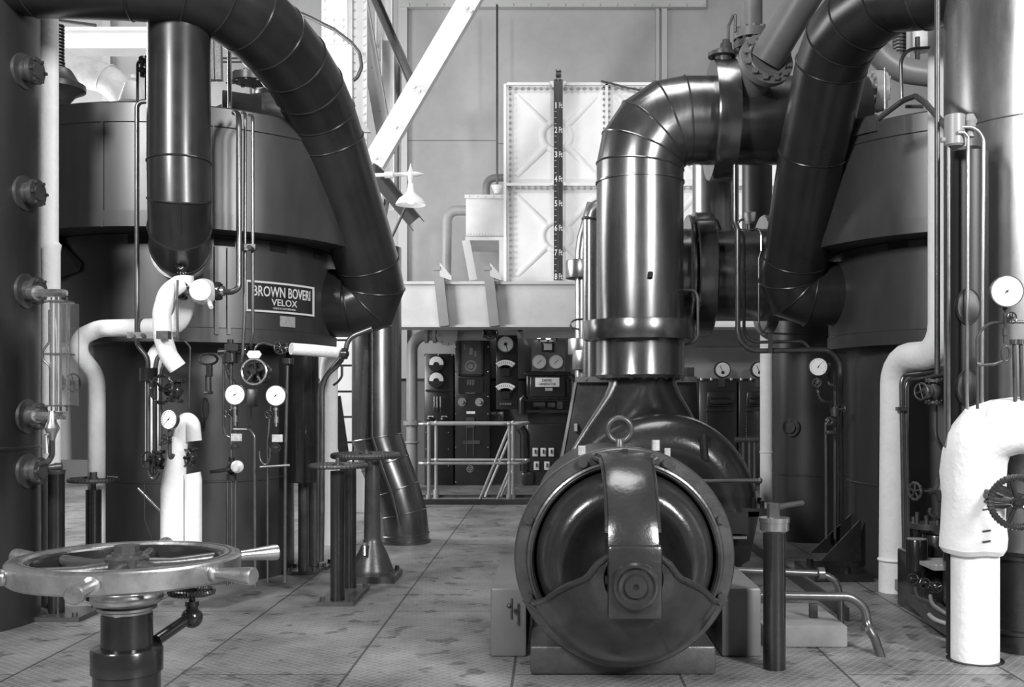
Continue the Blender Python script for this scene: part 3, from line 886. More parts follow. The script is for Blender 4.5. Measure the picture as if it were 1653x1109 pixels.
# ------------------------------------------------------------------ tube railing round the stair well
t = T('railing', 'pale tubular two rail railing around the stair opening before the switch cabinets', 'railing')
Y0, Y1 = 11.5, 12.2
xr0, xr1 = P(676, 0, Y0).x, P(849, 0, Y0).x
ztop, zmid = P(0, 684.5, Y0).z, P(0, 748, Y0).z
for z, nm in ((ztop, 'top_rail'), (zmid, 'mid_rail')):
    mb = MB(); mb.tube([V((xr1 - .2, Y0, z)), V((xr0, Y0, z)), V((xr0, Y1, z)), V((xr1 + .02, Y1, z)), V((xr1, Y0 + .3, z)), V((xr1 - .06, Y0, z)), V((xr1 - .25, Y0, z))], m_(2.4, Y0), n=10, bend=.06)
    part(mb, nm, 'rail', t)
for x, Y in ((692.5, Y0), (822, Y0), (704, Y1), (828, Y1)):
    mb = MB(); q = P(x, 700, Y); mb.tube([V((q.x, Y, 0.0)), V((q.x, Y, ztop))], m_(2.9, Y0), n=12); po = part(mb, 'post', 'rail', t)
    mb = MB(); mb.cyl(V((q.x, Y, 0)), V((q.x, Y, .10)), m_(5, Y0), n=12)
    for z in (ztop, zmid): mb.sphere((q.x, Y, z), m_(4, Y0), 12, 8)
    part(mb, 'post_fitting', 'rail', po)
for a, b in (((822, 690, Y0), (774, 808, Y0)), ((829, 692, Y1), (783, 802, Y1)), ((824, 755, Y0), (802, 808, Y0)), ((829, 756, Y1), (808, 802, Y1))):
    mb = MB(); mb.tube([P(*a), P(*b)], m_(2.4, Y0), n=10); part(mb, 'stair_rail', 'rail', t)
t = T('kerb', 'dark steel kerb channel at the foot of the railing', 'kerb')
for Y, hh in ((Y0 - .09, .058), (Y1 + .06, .03)):
    p, q = P(660, 0, Y), P(860, 0, Y)
    mb = MB(); mb.box(((p.x + q.x) / 2, Y, hh / 2), q.x - p.x, .05, hh); part(mb, 'channel', 'iron', t)
# ------------------------------------------------------------------ the two boilers: stacked drums
SL, SR = V((-2.42, 6.96, 0)), V((2.85, 6.96, 0))
RU, RM, RL = 1.16, 0.931, 0.805
ZU, ZM, ZT = 2.145, 1.534, 2.845
def drum_map(c, R, th, z0):
    return lambda u, v, w: V((c.x + (R + w) * math.sin(th + u / R), c.y - (R + w) * math.cos(th + u / R), z0 + v))
def drum_at(c, R, x, y):
    Y = surf(c, R, x); p = P(x, y, Y)
    return math.atan2(p.x - c.x, c.y - p.y), p.z
def drum_patch(c, R, x0, y0, x1, y1, w0, w1, n=8):
    xm = (x0 + x1) / 2
    t0, _ = drum_at(c, R, x0, y0); t1, _ = drum_at(c, R, x1, y0)
    _, za = drum_at(c, R, xm, y0); _, zb = drum_at(c, R, xm, y1)
    f = drum_map(c, R, 0, 0)
    rs = []
    for i in range(n + 1):
        u = (t0 + (t1 - t0) * i / n) * R
        rs.append([f(u, za, w0), f(u, za, w1), f(u, zb, w1), f(u, zb, w0)])
    mb = MB(); mb.rings(rs); return mb
def boiler(c, label, slots, base_seam, RL=RL):
    t = T('steam_generator', label, 'boiler')
    mb = MB(); mb.lathe([(ZU, RU), (ZU, RU + .004), (ZU + .09, RU + .006), (ZU + .09, RU), (ZT - .11, RU), (ZT - .105, RU + .008), (ZT, RU + .008), (ZT + .012, RU - .01), (ZT + .02, 0)], c, ZA, 128)
    part(mb, 'upper_drum', 'drum', t)
    mb = MB(); mb.lathe([(ZM - .03, RM), (ZM - .03, RM + .006), (ZM + .055, RM + .008), (ZM + .06, RM), (ZU - .004, RM), (ZU - .002, RM - .1), (ZU + .05, RM - .1)], c, ZA, 128)
    md = part(mb, 'middle_drum', 'drum', t)
    mb = MB(); mb.lathe([(0, RL), (base_seam - .004, RL), (base_seam, RL + .006), (base_seam + .008, RL + .006), (base_seam + .012, RL), (ZM + .02, RL)], c, ZA, 112)
    part(mb, 'lower_drum', 'drum', t)
    for s in slots:
        b = part(drum_patch(c, RM, *s, .001, .006), 'vent_slot', 'hole', md)
    return t, md
tl, mdl = boiler(SL, 'big black three tiered steam generator drum on the left, with a lettered nameplate', [(207, 379, 241, 393), (346, 384, 379, 397), (436, 393, 463, 407), (506, 407, 519, 418)], .643, .65)
# bolted vertical seams and lifting lugs on the upper drum
mb = drum_patch(SL, RU, 164, 180, 168, 366, .000, .006, 2); part(mb, 'seam_strip', 'drum', tl)
mb = drum_patch(SL, RU, 343, 180, 346, 366, .000, .006, 2); part(mb, 'seam_strip', 'drum', tl)
mb = drum_patch(SL, RM, 346, 398, 352, 540, .000, .02, 2); part(mb, 'seam_strip', 'drum', tl)
mb = drum_patch(SL, RM, 366, 400, 371, 540, .000, .02, 2); part(mb, 'seam_strip', 'drum', tl)
# nameplate
th, zz = drum_at(SL, RM, 456.5, 482)
f = drum_map(SL, RM, th, zz)
t0, _ = drum_at(SL, RM, 404, 482); t1, _ = drum_at(SL, RM, 509, 482)
NW = (t1 - t0) * RM; NH = m_(49, surf(SL, RM, 456))
def curved(u0, u1, v0, v1, w0, w1, n=12):
    mb = MB(); mb.rings([[f(u0 + (u1 - u0) * i / n, v1, w0), f(u0 + (u1 - u0) * i / n, v1, w1), f(u0 + (u1 - u0) * i / n, v0, w1), f(u0 + (u1 - u0) * i / n, v0, w0)] for i in range(n + 1)])
    return mb
npl = part(curved(-NW / 2, NW / 2, -NH / 2, NH / 2, .002, .014), 'nameplate', 'slate', tl, 'black nameplate with white lettering')
mb = MB(); e = .012
for a in ((-NW / 2, NW / 2, NH / 2 - e, NH / 2), (-NW / 2, NW / 2, -NH / 2, -NH / 2 + e), (-NW / 2, -NW / 2 + e * 1.3, -NH / 2, NH / 2), (NW / 2 - e * 1.3, NW / 2, -NH / 2, NH / 2)):
    q = curved(*a, .014, .019); o = len(mb.v); mb.v += q.v; mb.f += [tuple(i + o for i in k) for k in q.f]
part(mb, 'nameplate_border', 'letter', npl, whole=True)
mb = MB()
for txt, v, h, wd, wt in (('BROWN BOVERI', NH * .18, NH * .34, NW * .83, .012), ('VELOX', -NH * .155, NH * .22, NW * .37, .008), ('MADE IN SWITZERLAND', -NH * .35, NH * .06, NW * .32, .0)):
    l = lettering(txt, h, lambda u, vv, w, v=v: f(u + .004, vv + v, .0145 + w), wd, .003, weight=wt)
    o = len(mb.v); mb.v += l.v; mb.f += [tuple(k + o for k in ff) for ff in l.f]
part(mb, 'lettering', 'letter', npl, 'white raised lettering', smooth=0)
mb = drum_patch(SL, RM, 451, 511, 475, 528, .002, .008); lp = part(mb, 'data_plate', 'label', tl, 'small engraved metal plate')
# gear on the boiler top
t_ = T('top_casing', 'dark domed casing on top of the left boiler behind a black box', 'casing')
mb = MB(); mb.lathe([(0, .55), (.22, .55), (.30, .50), (.42, .30), (.46, .16), (.50, .16), (.50, 0)], (-1.95, 7.3, ZT), ZA, 40); part(mb, 'casing_body', 'iron', t_)
mb = MB(); mb.flange((-2.05, 6.95, ZT + .5), ZA, .12, .05, 8); part(mb, 'flange', 'iron', t_)
mb = MB()
for x in (341, 352): mb.bar(P(x, 128, 6.9), P(x - 2, 40, 6.9), [(-.02, 0), (.02, 0), (.02, .05), (-.02, .05)], YA)
part(mb, 'bracket_bar', 'iron', t_)
mb = MB(); a = P(359, 146, 6.35); b = P(424, 196, 6.35)
mb.prism([P(358, 144, 6.25), P(423, 154, 6.55), P(423, 192, 6.55), P(358, 184, 6.25)], (-.10, .45, 0))
solo(mb, 'instrument_box', 'black box standing on the rim of the left boiler top', 'box', 'iron', bevel=.008)
pipe('standpipe', 'pale upright rod on the boiler rim in front of the black box', [(371, 180, 6.15), (370, 40, 6.15)], 3.2, 'steel', cat='rod', bend=None)
t_ = T('top_railing', 'dark tube railing on the left boiler top beyond the black box', 'railing')
mb = MB()
for y in (94, 100): mb.tube([P(335, y, 7.7), P(450, y, 7.7)], m_(1.7, 7.7), n=8)
mb.tube([P(365, 134, 7.7), P(420, 136, 7.7)], m_(1.5, 7.7), n=8)
part(mb, 'rail', 'iron', t_)
mb = MB()
for x in (405, 412): mb.tube([P(x, 200, 7.7), P(x, 60, 7.7)], m_(1.9, 7.7), n=8)
part(mb, 'post', 'iron', t_)
pipe('cable', 'thin dark cable sagging behind the bent duct above the boiler rim', [(424, 177, 7.0), (434, 174, 7.0), (455, 177, 7.0), (490, 184, 7.0)], 1.5, 'iron', bend=.05, cat='cable')
pipe('steam_pipe', 'thick dusty lagged pipe arching down to the back of the left boiler top', [(60, 116, 8.2), (125, 116, 8.2), (170, 125, 8.2), (200, 150, 8.2), (212, 185, 8.2)], 24, 'laggrey', bend=.3, n=24,
     extra=lambda mb, r: mb.torus(P(172, 127, 8.2), P(180, 131, 8.2) - P(165, 122, 8.2), r, .008))
t_ = T('safety_valve', 'black ribbed spring safety valve beside the white upright pipe at the left', 'valve')
mb = MB(); Yv = 5.9
for i in range(13): mb.torus(P(92, 42 + i * 5.4, Yv), ZA, m_(9 + (i > 10), Yv), m_(2.6, Yv), n=24, k=8)
mb.cyl(P(92, 40, Yv), P(92, 112, Yv), m_(8.5, Yv)); part(mb, 'spring', 'iron', t_)
mb = MB(); mb.lathe([(0, .07), (.04, .10), (.07, .155), (.10, .155), (.12, .12), (.17, .09), (.19, .075)], P(92, 165, Yv), ZA, 32); part(mb, 'valve_body', 'iron', t_)
t_ = T('crane_girder', 'bright white girder crossing behind the left boiler top', 'beam')
mb = MB(); mb.pbox(60, 47, 345, 78, 12.8, .3); part(mb, 'girder_web', 'steelwork', t_)
mb = MB(); mb.pbox(60, 43, 345, 49, 12.7, .5); part(mb, 'girder_flange', 'steelwork', t_)
pipe('conduit', 'thin dark bar sloping under the duct at the top left', [(93, 33, 8.0), (155, 41, 8.0)], 2.6, 'iron', cat='rod', bend=None)

# ------------------------------------------------------------------ far left vessel with flanged branches
VL = V((-3.15, 5.30, 0))
t = T('upright_vessel', 'tall dull black vessel with flanged branches at the left edge', 'vessel')
mb = MB(); mb.lathe([(0, .45), (.9, .45), (.905, .455), (.915, .455), (.92, .45), (3.7, .45)], VL, ZA, 64); vs_ = part(mb, 'vessel_shell', 'vessel', t)
for i, y in enumerate((115, 312, 470, 672, 760)):
    x = (38, 40, 42, 44, 44)[i]
    Y = surf(VL, .45, x); p = P(x, y, Y); nrm = V((p.x - VL.x, p.y - VL.y, 0)).normalized()
    mb = MB(); mb.lathe([(-.01, .09), (.008, .09), (.012, .055), (.05, .055), (.05, .07), (.075, .07), (.075, .04), (.085, .04)], p, nrm, 28)
    mb.bolts(p + nrm * .045, nrm, .058, 6, .009, .045); part(mb, 'flanged_branch', 'iron', t)
pipe('drain_pipe', 'white lagged upright pipe in front of the far left vessel', [(79, -30, 5.63), (79, 396, 5.63), (83, 400, 5.63), (82, 406, 5.63), (82, 980, 5.66)], 14.5, 'lag', bend=None, n=20)

t = T('water_gauge', 'brass mounted glass water gauge between two branches of the far left vessel', 'water gauge')
Yq = 4.72
for y, nm in ((473, 'upper_block'), (671, 'lower_block')):
    mb = MB(); mb.cyl(P(57, y, Yq + .03), P(104, y, Yq), m_(7, Yq), n=6); mb.cyl(P(100, y, Yq), P(108, y, Yq), m_(5, Yq), n=6)
    mb.cyl(P(52, y, Yq + .06), P(62, y, Yq + .03), m_(12, Yq), n=20)
    part(mb, nm, 'brass', t)
mb = MB(); mb.cyl(P(94, 478, Yq), P(94, 664, Yq), m_(5.5, Yq), n=20); part(mb, 'glass_tube', 'glass', t)
mb = MB(); a, b = P(80, 488, Yq - .05), P(111, 655, Yq - .05)
mb.box(((a.x + b.x) / 2, Yq - .045, (a.z + b.z) / 2), b.x - a.x, .006, a.z - b.z)
mb.box((b.x, Yq, (a.z + b.z) / 2), .006, .09, a.z - b.z); mb.box((a.x, Yq, (a.z + b.z) / 2), .006, .09, a.z - b.z); part(mb, 'glass_guard', 'glass', t)
mb = MB()
for y in (487, 572, 655):
    p = P(96, y, Yq); mb.box(p, m_(33, Yq), .10, .008)
part(mb, 'guard_clamp', 'iron', t)
mb = MB()
for x in (83, 108): mb.tube([P(x, 480, Yq + .03), P(x, 664, Yq + .03)], .004, n=8)
part(mb, 'guard_rod', 'steel', t)
mb = MB(); mb.tube([P(80, 500, Yq + .05), P(80, 552, Yq + .05), P(69, 566, Yq + .05), (P(69, 580, Yq + .05)), P(81, 592, Yq + .05), P(81, 655, Yq + .05)], .006, n=8, bend=.03); part(mb, 'bypass_tube', 'steel', t)
mb = MB(); mb.lathe([(0, .012), (.03, .02), (.06, .034), (.09, .02), (.14, .014)], P(84, 712, Yq), ZA, 16); part(mb, 'drain_cock', 'brass', t)
mb = MB(); mb.tube([P(78, 702, Yq - .03), P(74, 704, Yq - .04), P(75, 732, Yq - .04)], [.008, .009, .013], n=10); part(mb, 'cock_handle', 'steel', t)
mb = MB(); mb.tube([P(84, 710, Yq), P(84, 735, Yq), P(78, 746, Yq), P(66, 750, Yq + .05)], .013, n=10, bend=.03); part(mb, 'drain_tube', 'iron', t)
t = T('globe_valve', 'black valve with its wheel edge on, just right of the water gauge', 'valve')
valve_parts(t, P(75, 618, 5.9), (0, 0, 1), (1, -.35, 0), .075, .05, 0, 2.6)

mb = MB(); mb.pbox(66, 560, 150, 742, 6.16, .02)
solo(mb, 'cladding_panel', 'pale sheet cladding panel behind the water gauge, left of the stepped lagged pipe', 'panel', 'steelwork')
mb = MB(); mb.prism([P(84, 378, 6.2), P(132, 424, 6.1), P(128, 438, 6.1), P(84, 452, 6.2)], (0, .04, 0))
solo(mb, 'dark_plate', 'dark angular plate on the left boiler just right of the white upright pipe', 'bracket', 'mattblack')  # flat matt black plate laid over a dark angular patch of the drum
t = T('vent_cock', 'small black vent cock on twin thin pipes left of the branch duct top', 'valve')
mb = MB(); mb.tube([P(222, 172, 5.9), P(222, 104, 5.9), P(226, 96, 5.9), P(232, 93, 5.9)], m_(2.4, 5.9), n=8, bend=.03); mb.tube([P(236, 165, 5.95), P(236, 90, 5.95)], m_(2.4, 5.9), n=8); part(mb, 'tube', 'iron', t)
mb = MB(); mb.sphere(P(230, 97, 5.9), m_(7, 5.9), 12, 8); mb.sphere(P(231, 113, 5.9), m_(7, 5.9), 12, 8); mb.cyl(P(230, 124, 5.9), P(230, 92, 5.9), m_(4, 5.9), n=10); part(mb, 'cock_body', 'cast', t)
mb = MB(); mb.lathe([(0, .10), (.14, .055), (.16, .02)], P(214, 166, 7.4), ZA, 20); mb.cyl(P(214, 127, 7.4), P(214, 122, 7.4), .03, n=8)
solo(mb, 'vent_cowl', 'small pale cowl on the left boiler top beside the vent cock', 'cowl', 'steelwork')

# ------------------------------------------------------------------ great bent duct and its down branch
def duct(name, label, pts, r, m='duct', n=40, k=None, bend=.6, start=None, beads=True, band_r=.006):
    t = T(name, label, 'duct')
    mb = MB(); rs = mb.tube(pts, r, n=n); part(mb, 'duct_shell', m, t, smooth=14)
    if beads:
        for i in range(1, len(rs) - 1):
            mb = MB(); mb.loop(rs[i], band_r, 6); part(mb, 'seam_band', m, t)
    return t
R0 = .212
pts = [V((VL.x + .02, 5.25, 3.42)), P(60, -42, 5.2), P(210, -37, 5.2), P(290, -30, 5.28), P(352, -6, 5.42), P(398, 24, 5.56), P(438, 60, 5.74), P(472, 100, 5.93), P(498, 141, 6.12), P(518, 184, 6.3), P(533, 228, 6.42), P(593, 425, 6.86), P(601, 462, 6.94)]
t = duct('air_duct', 'great black gored duct arching over and slanting down to the side of the left boiler', pts + [P(592, 486, 6.96), P(566, 494, 6.96), P(528, 494, 6.96)], R0)
mb = MB(); mb.lathe([(0, .225), (.13, .225)], P(529, 488, 6.96), XA, 40); part(mb, 'end_collar', 'duct', t)
t = duct('branch_duct', 'black upright branch duct dropping from the great bent duct into the left boiler front', [P(289, -20, 5.42), P(289, 262, 5.38), P(290, 322, 5.38), P(290, 366, 5.46), P(291, 396, 5.68), P(292, 408, 6.15)], .160)
mb = MB(); mb.lathe([(0, .175), (.05, .175)], V((P(292, 398, 5.98).x, 5.96, P(292, 404, 5.98).z)), YA, 40); part(mb, 'end_flange', 'label', t)
mb = MB(); mb.tube([P(291, 330, 5.15), P(292, 378, 5.26)], .005, n=6); part(mb, 'seam_strip', 'duct', t)

# ------------------------------------------------------------------ pipework in front of the left boiler
valve('black flanged valve under the branch duct where the lagged loop starts', 294, 432, 5.6, 9, ZA, (0, -1, .2), 6, m='cast')
t = T('float_switch', 'round white float regulator between two black flanges below the branch duct', 'regulator')
Yw = 5.5; c = P(327, 470, Yw)
mb = MB(); mb.lathe([(-.10, .055), (-.04, .07), (-.03, .072), (.0, .068), (.02, .060), (.06, .056), (.062, 0)], c, (.12, -1, 0), 32); part(mb, 'casing', 'white', t)
mb = MB()
for x in (295, 352): mb.flange(P(x, 470, Yw + .05), XA, m_(15, Yw), .022, 6, .008)
part(mb, 'flange', 'cast', t)
mb = MB(); mb.tube([P(290, 470, Yw + .05), P(362, 470, Yw + .05)], .028, n=14); part(mb, 'branch_tube', 'steel', t)
mb = MB(); mb.tube([P(336, 484, Yw), P(341, 496, Yw - .04)], .012, n=10); part(mb, 'lever', 'white', t)
pipe('loop_pipe', 'white lagged pipe loop dropping under the branch duct and running left to the floor', [(298, 446, 5.62), (300, 500, 5.62), (284, 528, 5.62), (250, 528, 5.65), (160, 530, 5.8), (128, 545, 5.8), (127, 572, 5.8), (156, 606, 5.95), (156, 955, 6.04)], 14, 'lag', bend=.16, n=18)
pipe('loop_pipe', 'short thick white lagged elbow in front of the branch duct, ending at a flange', [(290, 458, 5.5), (270, 472, 5.44), (261, 505, 5.4), (263, 545, 5.4), (272, 574, 5.42), (287, 594, 5.44)], 14.5, 'lag', bend=.12, n=18)
t = T('pipe_clamp', 'pale flat clamp bar bolted across the pipes at the lower edge of the left boiler', 'clamp')
mb = MB(); mb.pbox(205, 536, 289, 546, 5.52, .02)
for x in (213, 230, 250, 280): mb.cyl(P(x, 541, 5.52), P(x, 541, 5.50), .012, n=6)
part(mb, 'clamp_bar', 'steel', t)
mb = MB(); mb.pbox(252, 534, 271, 547, 5.30, .05); part(mb, 'clamp_strap', 'iron', t)
pipe('downpipe', 'long thin dark pipe down the left boiler front, left of the branch duct', [(242, 164, 5.62), (221, 164, 5.62), (221, 556, 5.62), (239, 578, 5.62), (239, 760, 5.62), (246, 778, 5.62), (256, 762, 5.62)], 3.8, 'tube', bend=.08)
pipe('downpipe', 'dark pipe bending down beside the lagged elbow flange', [(285, 575, 5.66), (255, 568, 5.66), (250, 600, 5.66), (250, 770, 5.66)], 3.6, 'tube', bend=.05)
pipe('downpipe', 'thin dark pipe looped behind the large black handwheel on the left boiler', [(276, 588, 5.6), (262, 590, 5.6), (259, 610, 5.6), (259, 720, 5.6)], 2.6, 'tube', bend=.05)
pipe('downpipe', 'thicker dark pipe descending the left boiler to the white regulator', [(378, 182, 5.78), (386, 183, 5.64), (386, 466, 5.64), (372, 472, 5.6), (358, 471, 5.55)], 4.6, 'tube', bend=.1)
pipe('downpipe', 'thin bright pipe in the middle of three descending the left boiler', [(391, 182, 5.82), (396, 183, 5.68), (395, 500, 5.68), (391, 585, 5.68)], 2.6, 'tube', bend=.05)
pipe('downpipe', 'rightmost of three thin pipes descending the left boiler past the nameplate', [(402, 186, 5.86), (408, 187, 5.70), (408, 540, 5.70), (405, 556, 5.72), (404, 575, 5.8)], 2.6, 'tube', bend=.05)
mb = MB(); mb.pbox(381, 394, 412, 404, 5.66, .03); mb.cyl(P(402, 399, 5.66), P(402, 399, 5.62), .014, n=6); solo(mb, 'pipe_clamp', 'small dark clamp holding three thin pipes on the left boiler', 'clamp', 'iron')
pipe('impulse_tube', 'thin dark tube from the clamp bar down to the left boiler gauge', [(287, 545, 5.7), (300, 552, 5.7), (307, 560, 5.7), (305, 660, 5.7)], 1.5, 'iron', bend=.03)
pipe('impulse_tube', 'thin dark rod hanging from the flanged valve through the clamp bar', [(287, 452, 5.4), (286, 478, 5.4), (287, 548, 5.4)], 1.8, 'iron', bend=.03)

pipe('white_pipe', 'upright pipe, white as a highlight, behind the thin dark pipes left of the scalloped handwheel', [(262, 560, 5.86), (250, 572, 5.86), (247, 600, 5.86), (247, 745, 5.86)], 12, 'lag', bend=.08, n=20)  # white lagging colour stands in for a strong bright reflection
valve('large black scalloped handwheel valve below the lagged elbow on the left boiler', 284, 630, 5.5, 14, (.1, 0, 1), (-.42, -1, .05), 22, knurl=14, stem=2.2, spokes=3)
valve('small black handwheel valve left of the white branched pipe', 256, 742, 5.55, 11, ZA, (-.5, -1, 0), 13, knurl=10, stem=2.0)
valve('small black handwheel valve on top of the thinner white lagged pipe', 309, 738, 5.55, 11, ZA, (-.2, -1, 0), 13, knurl=10, stem=1.9)
mb = MB(); mb.flange(P(240, 605, 5.62), ZA, m_(14, 5.6), .07, 6); solo(mb, 'pipe_flange', 'black bolted flange on the thin pipe beside the large scalloped handwheel', 'flange', 'cast')
pipe('steam_pipe', 'white lagged branched pipe rising from the floor to an inverted bend on the left boiler', [(281, 945, 5.5), (281, 800, 5.5), (284, 760, 5.5), (293, 700, 5.5), (299, 676, 5.5), (310, 682, 5.5), (313, 712, 5.5)], 12.5, 'lag', bend=.05, n=18,
     extra=lambda mb, r: mb.tube([P(279, 948, 5.5), P(279, 790, 5.5), P(285, 740, 5.5), P(288, 705, 5.5)], [m_(19, 5.5), m_(19, 5.5), m_(16, 5.5), m_(12, 5.5)], n=20))
pipe('steam_pipe', 'thinner white lagged pipe standing right beside the branched one', [(312, 950, 5.5), (312, 775, 5.5), (310, 764, 5.5)], 13.5, 'lag', bend=None, n=18)
gauge('round white pressure gauge with a black needle in front of the white branched pipe', 272, 677, 5.3, 16.5, (-.35, -1, .05), ang=3.9, group='pressure gauges on the boilers')
valve('tiny black gauge cock below the pressure gauge before the white branched pipe', 274, 709, 5.32, 4, ZA, (-.6, -1, 0), 7.5, spokes=5, stem=2.5)
pipe('siphon_tube', 'short black siphon tube hanging under the gauge by the white branched pipe', [(274, 694, 5.34), (274, 735, 5.34), (276, 741, 5.36), (280, 734, 5.38)], 3, 'iron', bend=.02)
pipe('rod', 'bright slanting rod left of the white branched pipe', [(224, 789, 5.9), (262, 828, 5.55)], 2.2, 'steel', cat='rod', bend=None)
pipe('impulse_tube', 'thin dark wire hanging down below the small valve by the white branched pipe', [(234, 780, 5.8), (234, 840, 5.8), (246, 870, 5.8)], 1.2, 'iron', bend=.05)

t = T('pull_lever', 'oval black pull handle on a hinged link on the left boiler front', 'handle')
Yh = 5.85
mb = MB(); mb.ellipse_ring(P(336, 580, Yh), XA, ZA, m_(15, Yh), m_(8.5, Yh), m_(2, Yh)); part(mb, 'grip', 'iron', t)
mb = MB(); mb.pbox(332, 589, 340, 608, Yh - .02, .04); part(mb, 'shank', 'iron', t, bevel=.004)
mb = MB()
for x in (332.5, 339.5): mb.tube([P(x, 606, Yh), P(x + .5, 634, Yh + .03)], m_(1.7, Yh), n=8)
mb.cyl(P(330, 634, Yh + .03), P(343, 634, Yh + .03), m_(2.5, Yh), n=10); part(mb, 'link', 'iron', t)
mb = MB(); mb.ellipse_ring(P(331, 660, Yh + .1), XA, ZA, m_(5, Yh), m_(17, Yh), m_(1.8, Yh)); mb.tube([P(330, 675, Yh + .1), P(328, 684, Yh + .05), P(328, 694, Yh)], [m_(2, Yh), m_(4, Yh), m_(3, Yh)], n=10)
part(mb, 'latch', 'cast', t)

# control column with gauges right of centre
Yk = 5.75
t = T('regulating_valve', 'black flanged regulating gear hanging below the left boiler under the thin pipes', 'valve')
mb = MB(); mb.flange(P(372, 578, Yk), ZA, m_(12, Yk), .05, 6); part(mb, 'flange', 'cast', t)
mb = MB(); mb.tube([P(372, 548, Yk), P(372, 590, Yk)], m_(5, Yk), n=12); mb.tube([P(353, 568, Yk), P(398, 566, Yk)], m_(5, Yk), n=12); mb.flange(P(398, 566, Yk), XA, m_(9, Yk), .03, 6); mb.pbox(362, 555, 384, 566, Yk - .05, .1); part(mb, 'valve_body', 'cast', t)
mb = MB(); mb.tube([P(352, 568, Yk), P(361, 575, Yk), P(361, 690, Yk), P(364, 703, Yk), P(372, 706, Yk)], m_(2.2, Yk), n=10, bend=.05); part(mb, 'impulse_tube', 'tube', t)
pipe('downpipe', 'thin dark pipe dropping from the regulating gear to the lever cock', [(373, 590, Yk), (373, 742, Yk)], 2.6, 'tube', bend=None)
pipe('downpipe', 'curved dark pipe sweeping behind the left blank gauge', [(366, 590, 5.82), (370, 608, 5.82), (381, 622, 5.82), (381, 700, 5.82)], 3.0, 'tube', bend=.08)
t = T('regulator_wheel', 'black regulator with a bright rimmed round handwheel between the two blank gauges', 'handwheel')
Yr = 5.6
mb = MB(); mb.torus(P(410, 600, Yr), (-.1, -1, .05), m_(20.5, Yr), m_(2.2, Yr), n=48); part(mb, 'rim', 'steel', t)
mb = MB(); c = P(410, 600, Yr)
for i in range(5):
    a = PI / 2 + i * 2 * PI / 5; mb.tube([c + V((0, .02, 0)), c + V((math.cos(a) * m_(20, Yr), 0, math.sin(a) * m_(20, Yr)))], [m_(4, Yr), m_(2.2, Yr)], n=8)
mb.cyl(c + V((0, -.02, 0)), c + V((0, .05, 0)), m_(5, Yr), n=16); part(mb, 'spokes', 'cast', t)
mb = MB(); mb.lathe([(0, .05), (.03, .062), (.10, .062), (.12, .04)], c + V((0, .04, 0)), YA, 24); part(mb, 'hub_casing', 'cast', t)
mb = MB(); mb.prism([P(402, 578, Yr), P(418, 578, Yr), P(422, 572, Yr), P(418, 566, Yr), P(402, 566, Yr), P(398, 572, Yr)], (0, .01, 0)); part(mb, 'index_plate', 'letter', t)
mb = MB(); mb.pbox(398, 628, 411, 657, 5.7, .07); part(mb, 'spring_box', 'iron', t, bevel=.005)
mb = MB(); mb.tube([P(405, 657, 5.72), P(405, 685, 5.72), P(398, 692, 5.72), P(376, 693, 5.72)], m_(1.6, 5.7), n=8, bend=.03); part(mb, 'impulse_tube', 'tube', t)
for gx, gy, lab in ((379, 637, 'blank white gauge left of the bright rimmed handwheel'), (445, 638.5, 'blank white gauge right of the bright rimmed handwheel')):
    gauge(lab, gx, gy, 5.5, 17, (-.05, -1, 0), ticks=False, ang=.7, group='pressure gauges on the boilers')
    pipe('siphon_tube', 'thin siphon tube and union below the ' + lab, [(gx, gy + 16, 5.53), (gx + 1, gy + 50, 5.53)], 2.2, 'steel', bend=None,
         extra=lambda mb, r, gx=gx, gy=gy: (mb.cyl(P(gx, gy + 20, 5.53), P(gx, gy + 24, 5.53), r * 1.9, n=8), mb.cyl(P(gx + 1, gy + 34, 5.53), P(gx + 1, gy + 44, 5.53), r * 1.8, n=8)))
    valve('tiny black cock beside the siphon of the ' + lab.replace('bright rimmed handwheel', 'bright handwheel'), gx - 7, gy + 30, 5.56, 3.6, ZA, (-.2, -1, 0), 6.5, spokes=6, stem=2.4)
    mb = MB(); mb.pbox(gx - 6, gy + 63, gx + 11, gy + 75, 5.62, .01)
    for k in (-4, 9):
        for j in (65, 73): mb.sphere(P(gx + k, gy + j, 5.62), .004, 6, 4)
    solo(mb, 'tag_plate', 'small worn metal tag under the ' + lab, 'tag', 'label')
    valve('small cock under the tag of the ' + lab.replace('bright rimmed handwheel', 'bright handwheel'), gx - 1, gy + 84.5, 5.64, 3.6, XA, (.5, -1, 0), 6.5, spokes=6, stem=2.4, m='iron')
pipe('downpipe', 'thin dark pipe with a bend, running down left of centre to the floor', [(378, 693, 5.66), (402, 693, 5.66), (411, 703, 5.66), (412, 946, 5.66)], 2.5, 'tube', bend=.06)
pipe('downpipe', 'very thin pipe down the boiler below the right blank gauge', [(437, 655, 5.68), (432, 715, 5.68), (432, 940, 5.7)], 1.7, 'tube', bend=.03)
pipe('downpipe', 'thin upright pipe right of the right blank gauge, from flange to floor', [(464, 590, 5.72), (461, 740, 5.72), (460, 940, 5.75)], 2.6, 'tube', bend=.03)
pipe('impulse_tube', 'small U shaped tube under the right hand tag plate', [(419, 728, 5.64), (419, 742, 5.64), (428, 753, 5.64), (436, 742, 5.64), (436, 722, 5.64)], 1.6, 'tube', bend=.06)
mb = MB(); mb.tube([P(420, 754, 5.6), P(468, 751, 5.6)], m_(2.4, 5.6), n=10); solo(mb, 'hand_bar', 'short horizontal black bar across the thin pipes below the tag plates', 'rod', 'iron')
t = T('lever_cock', 'black lever cock with a pale worn disc on the pipe below the left blank gauge', 'valve')
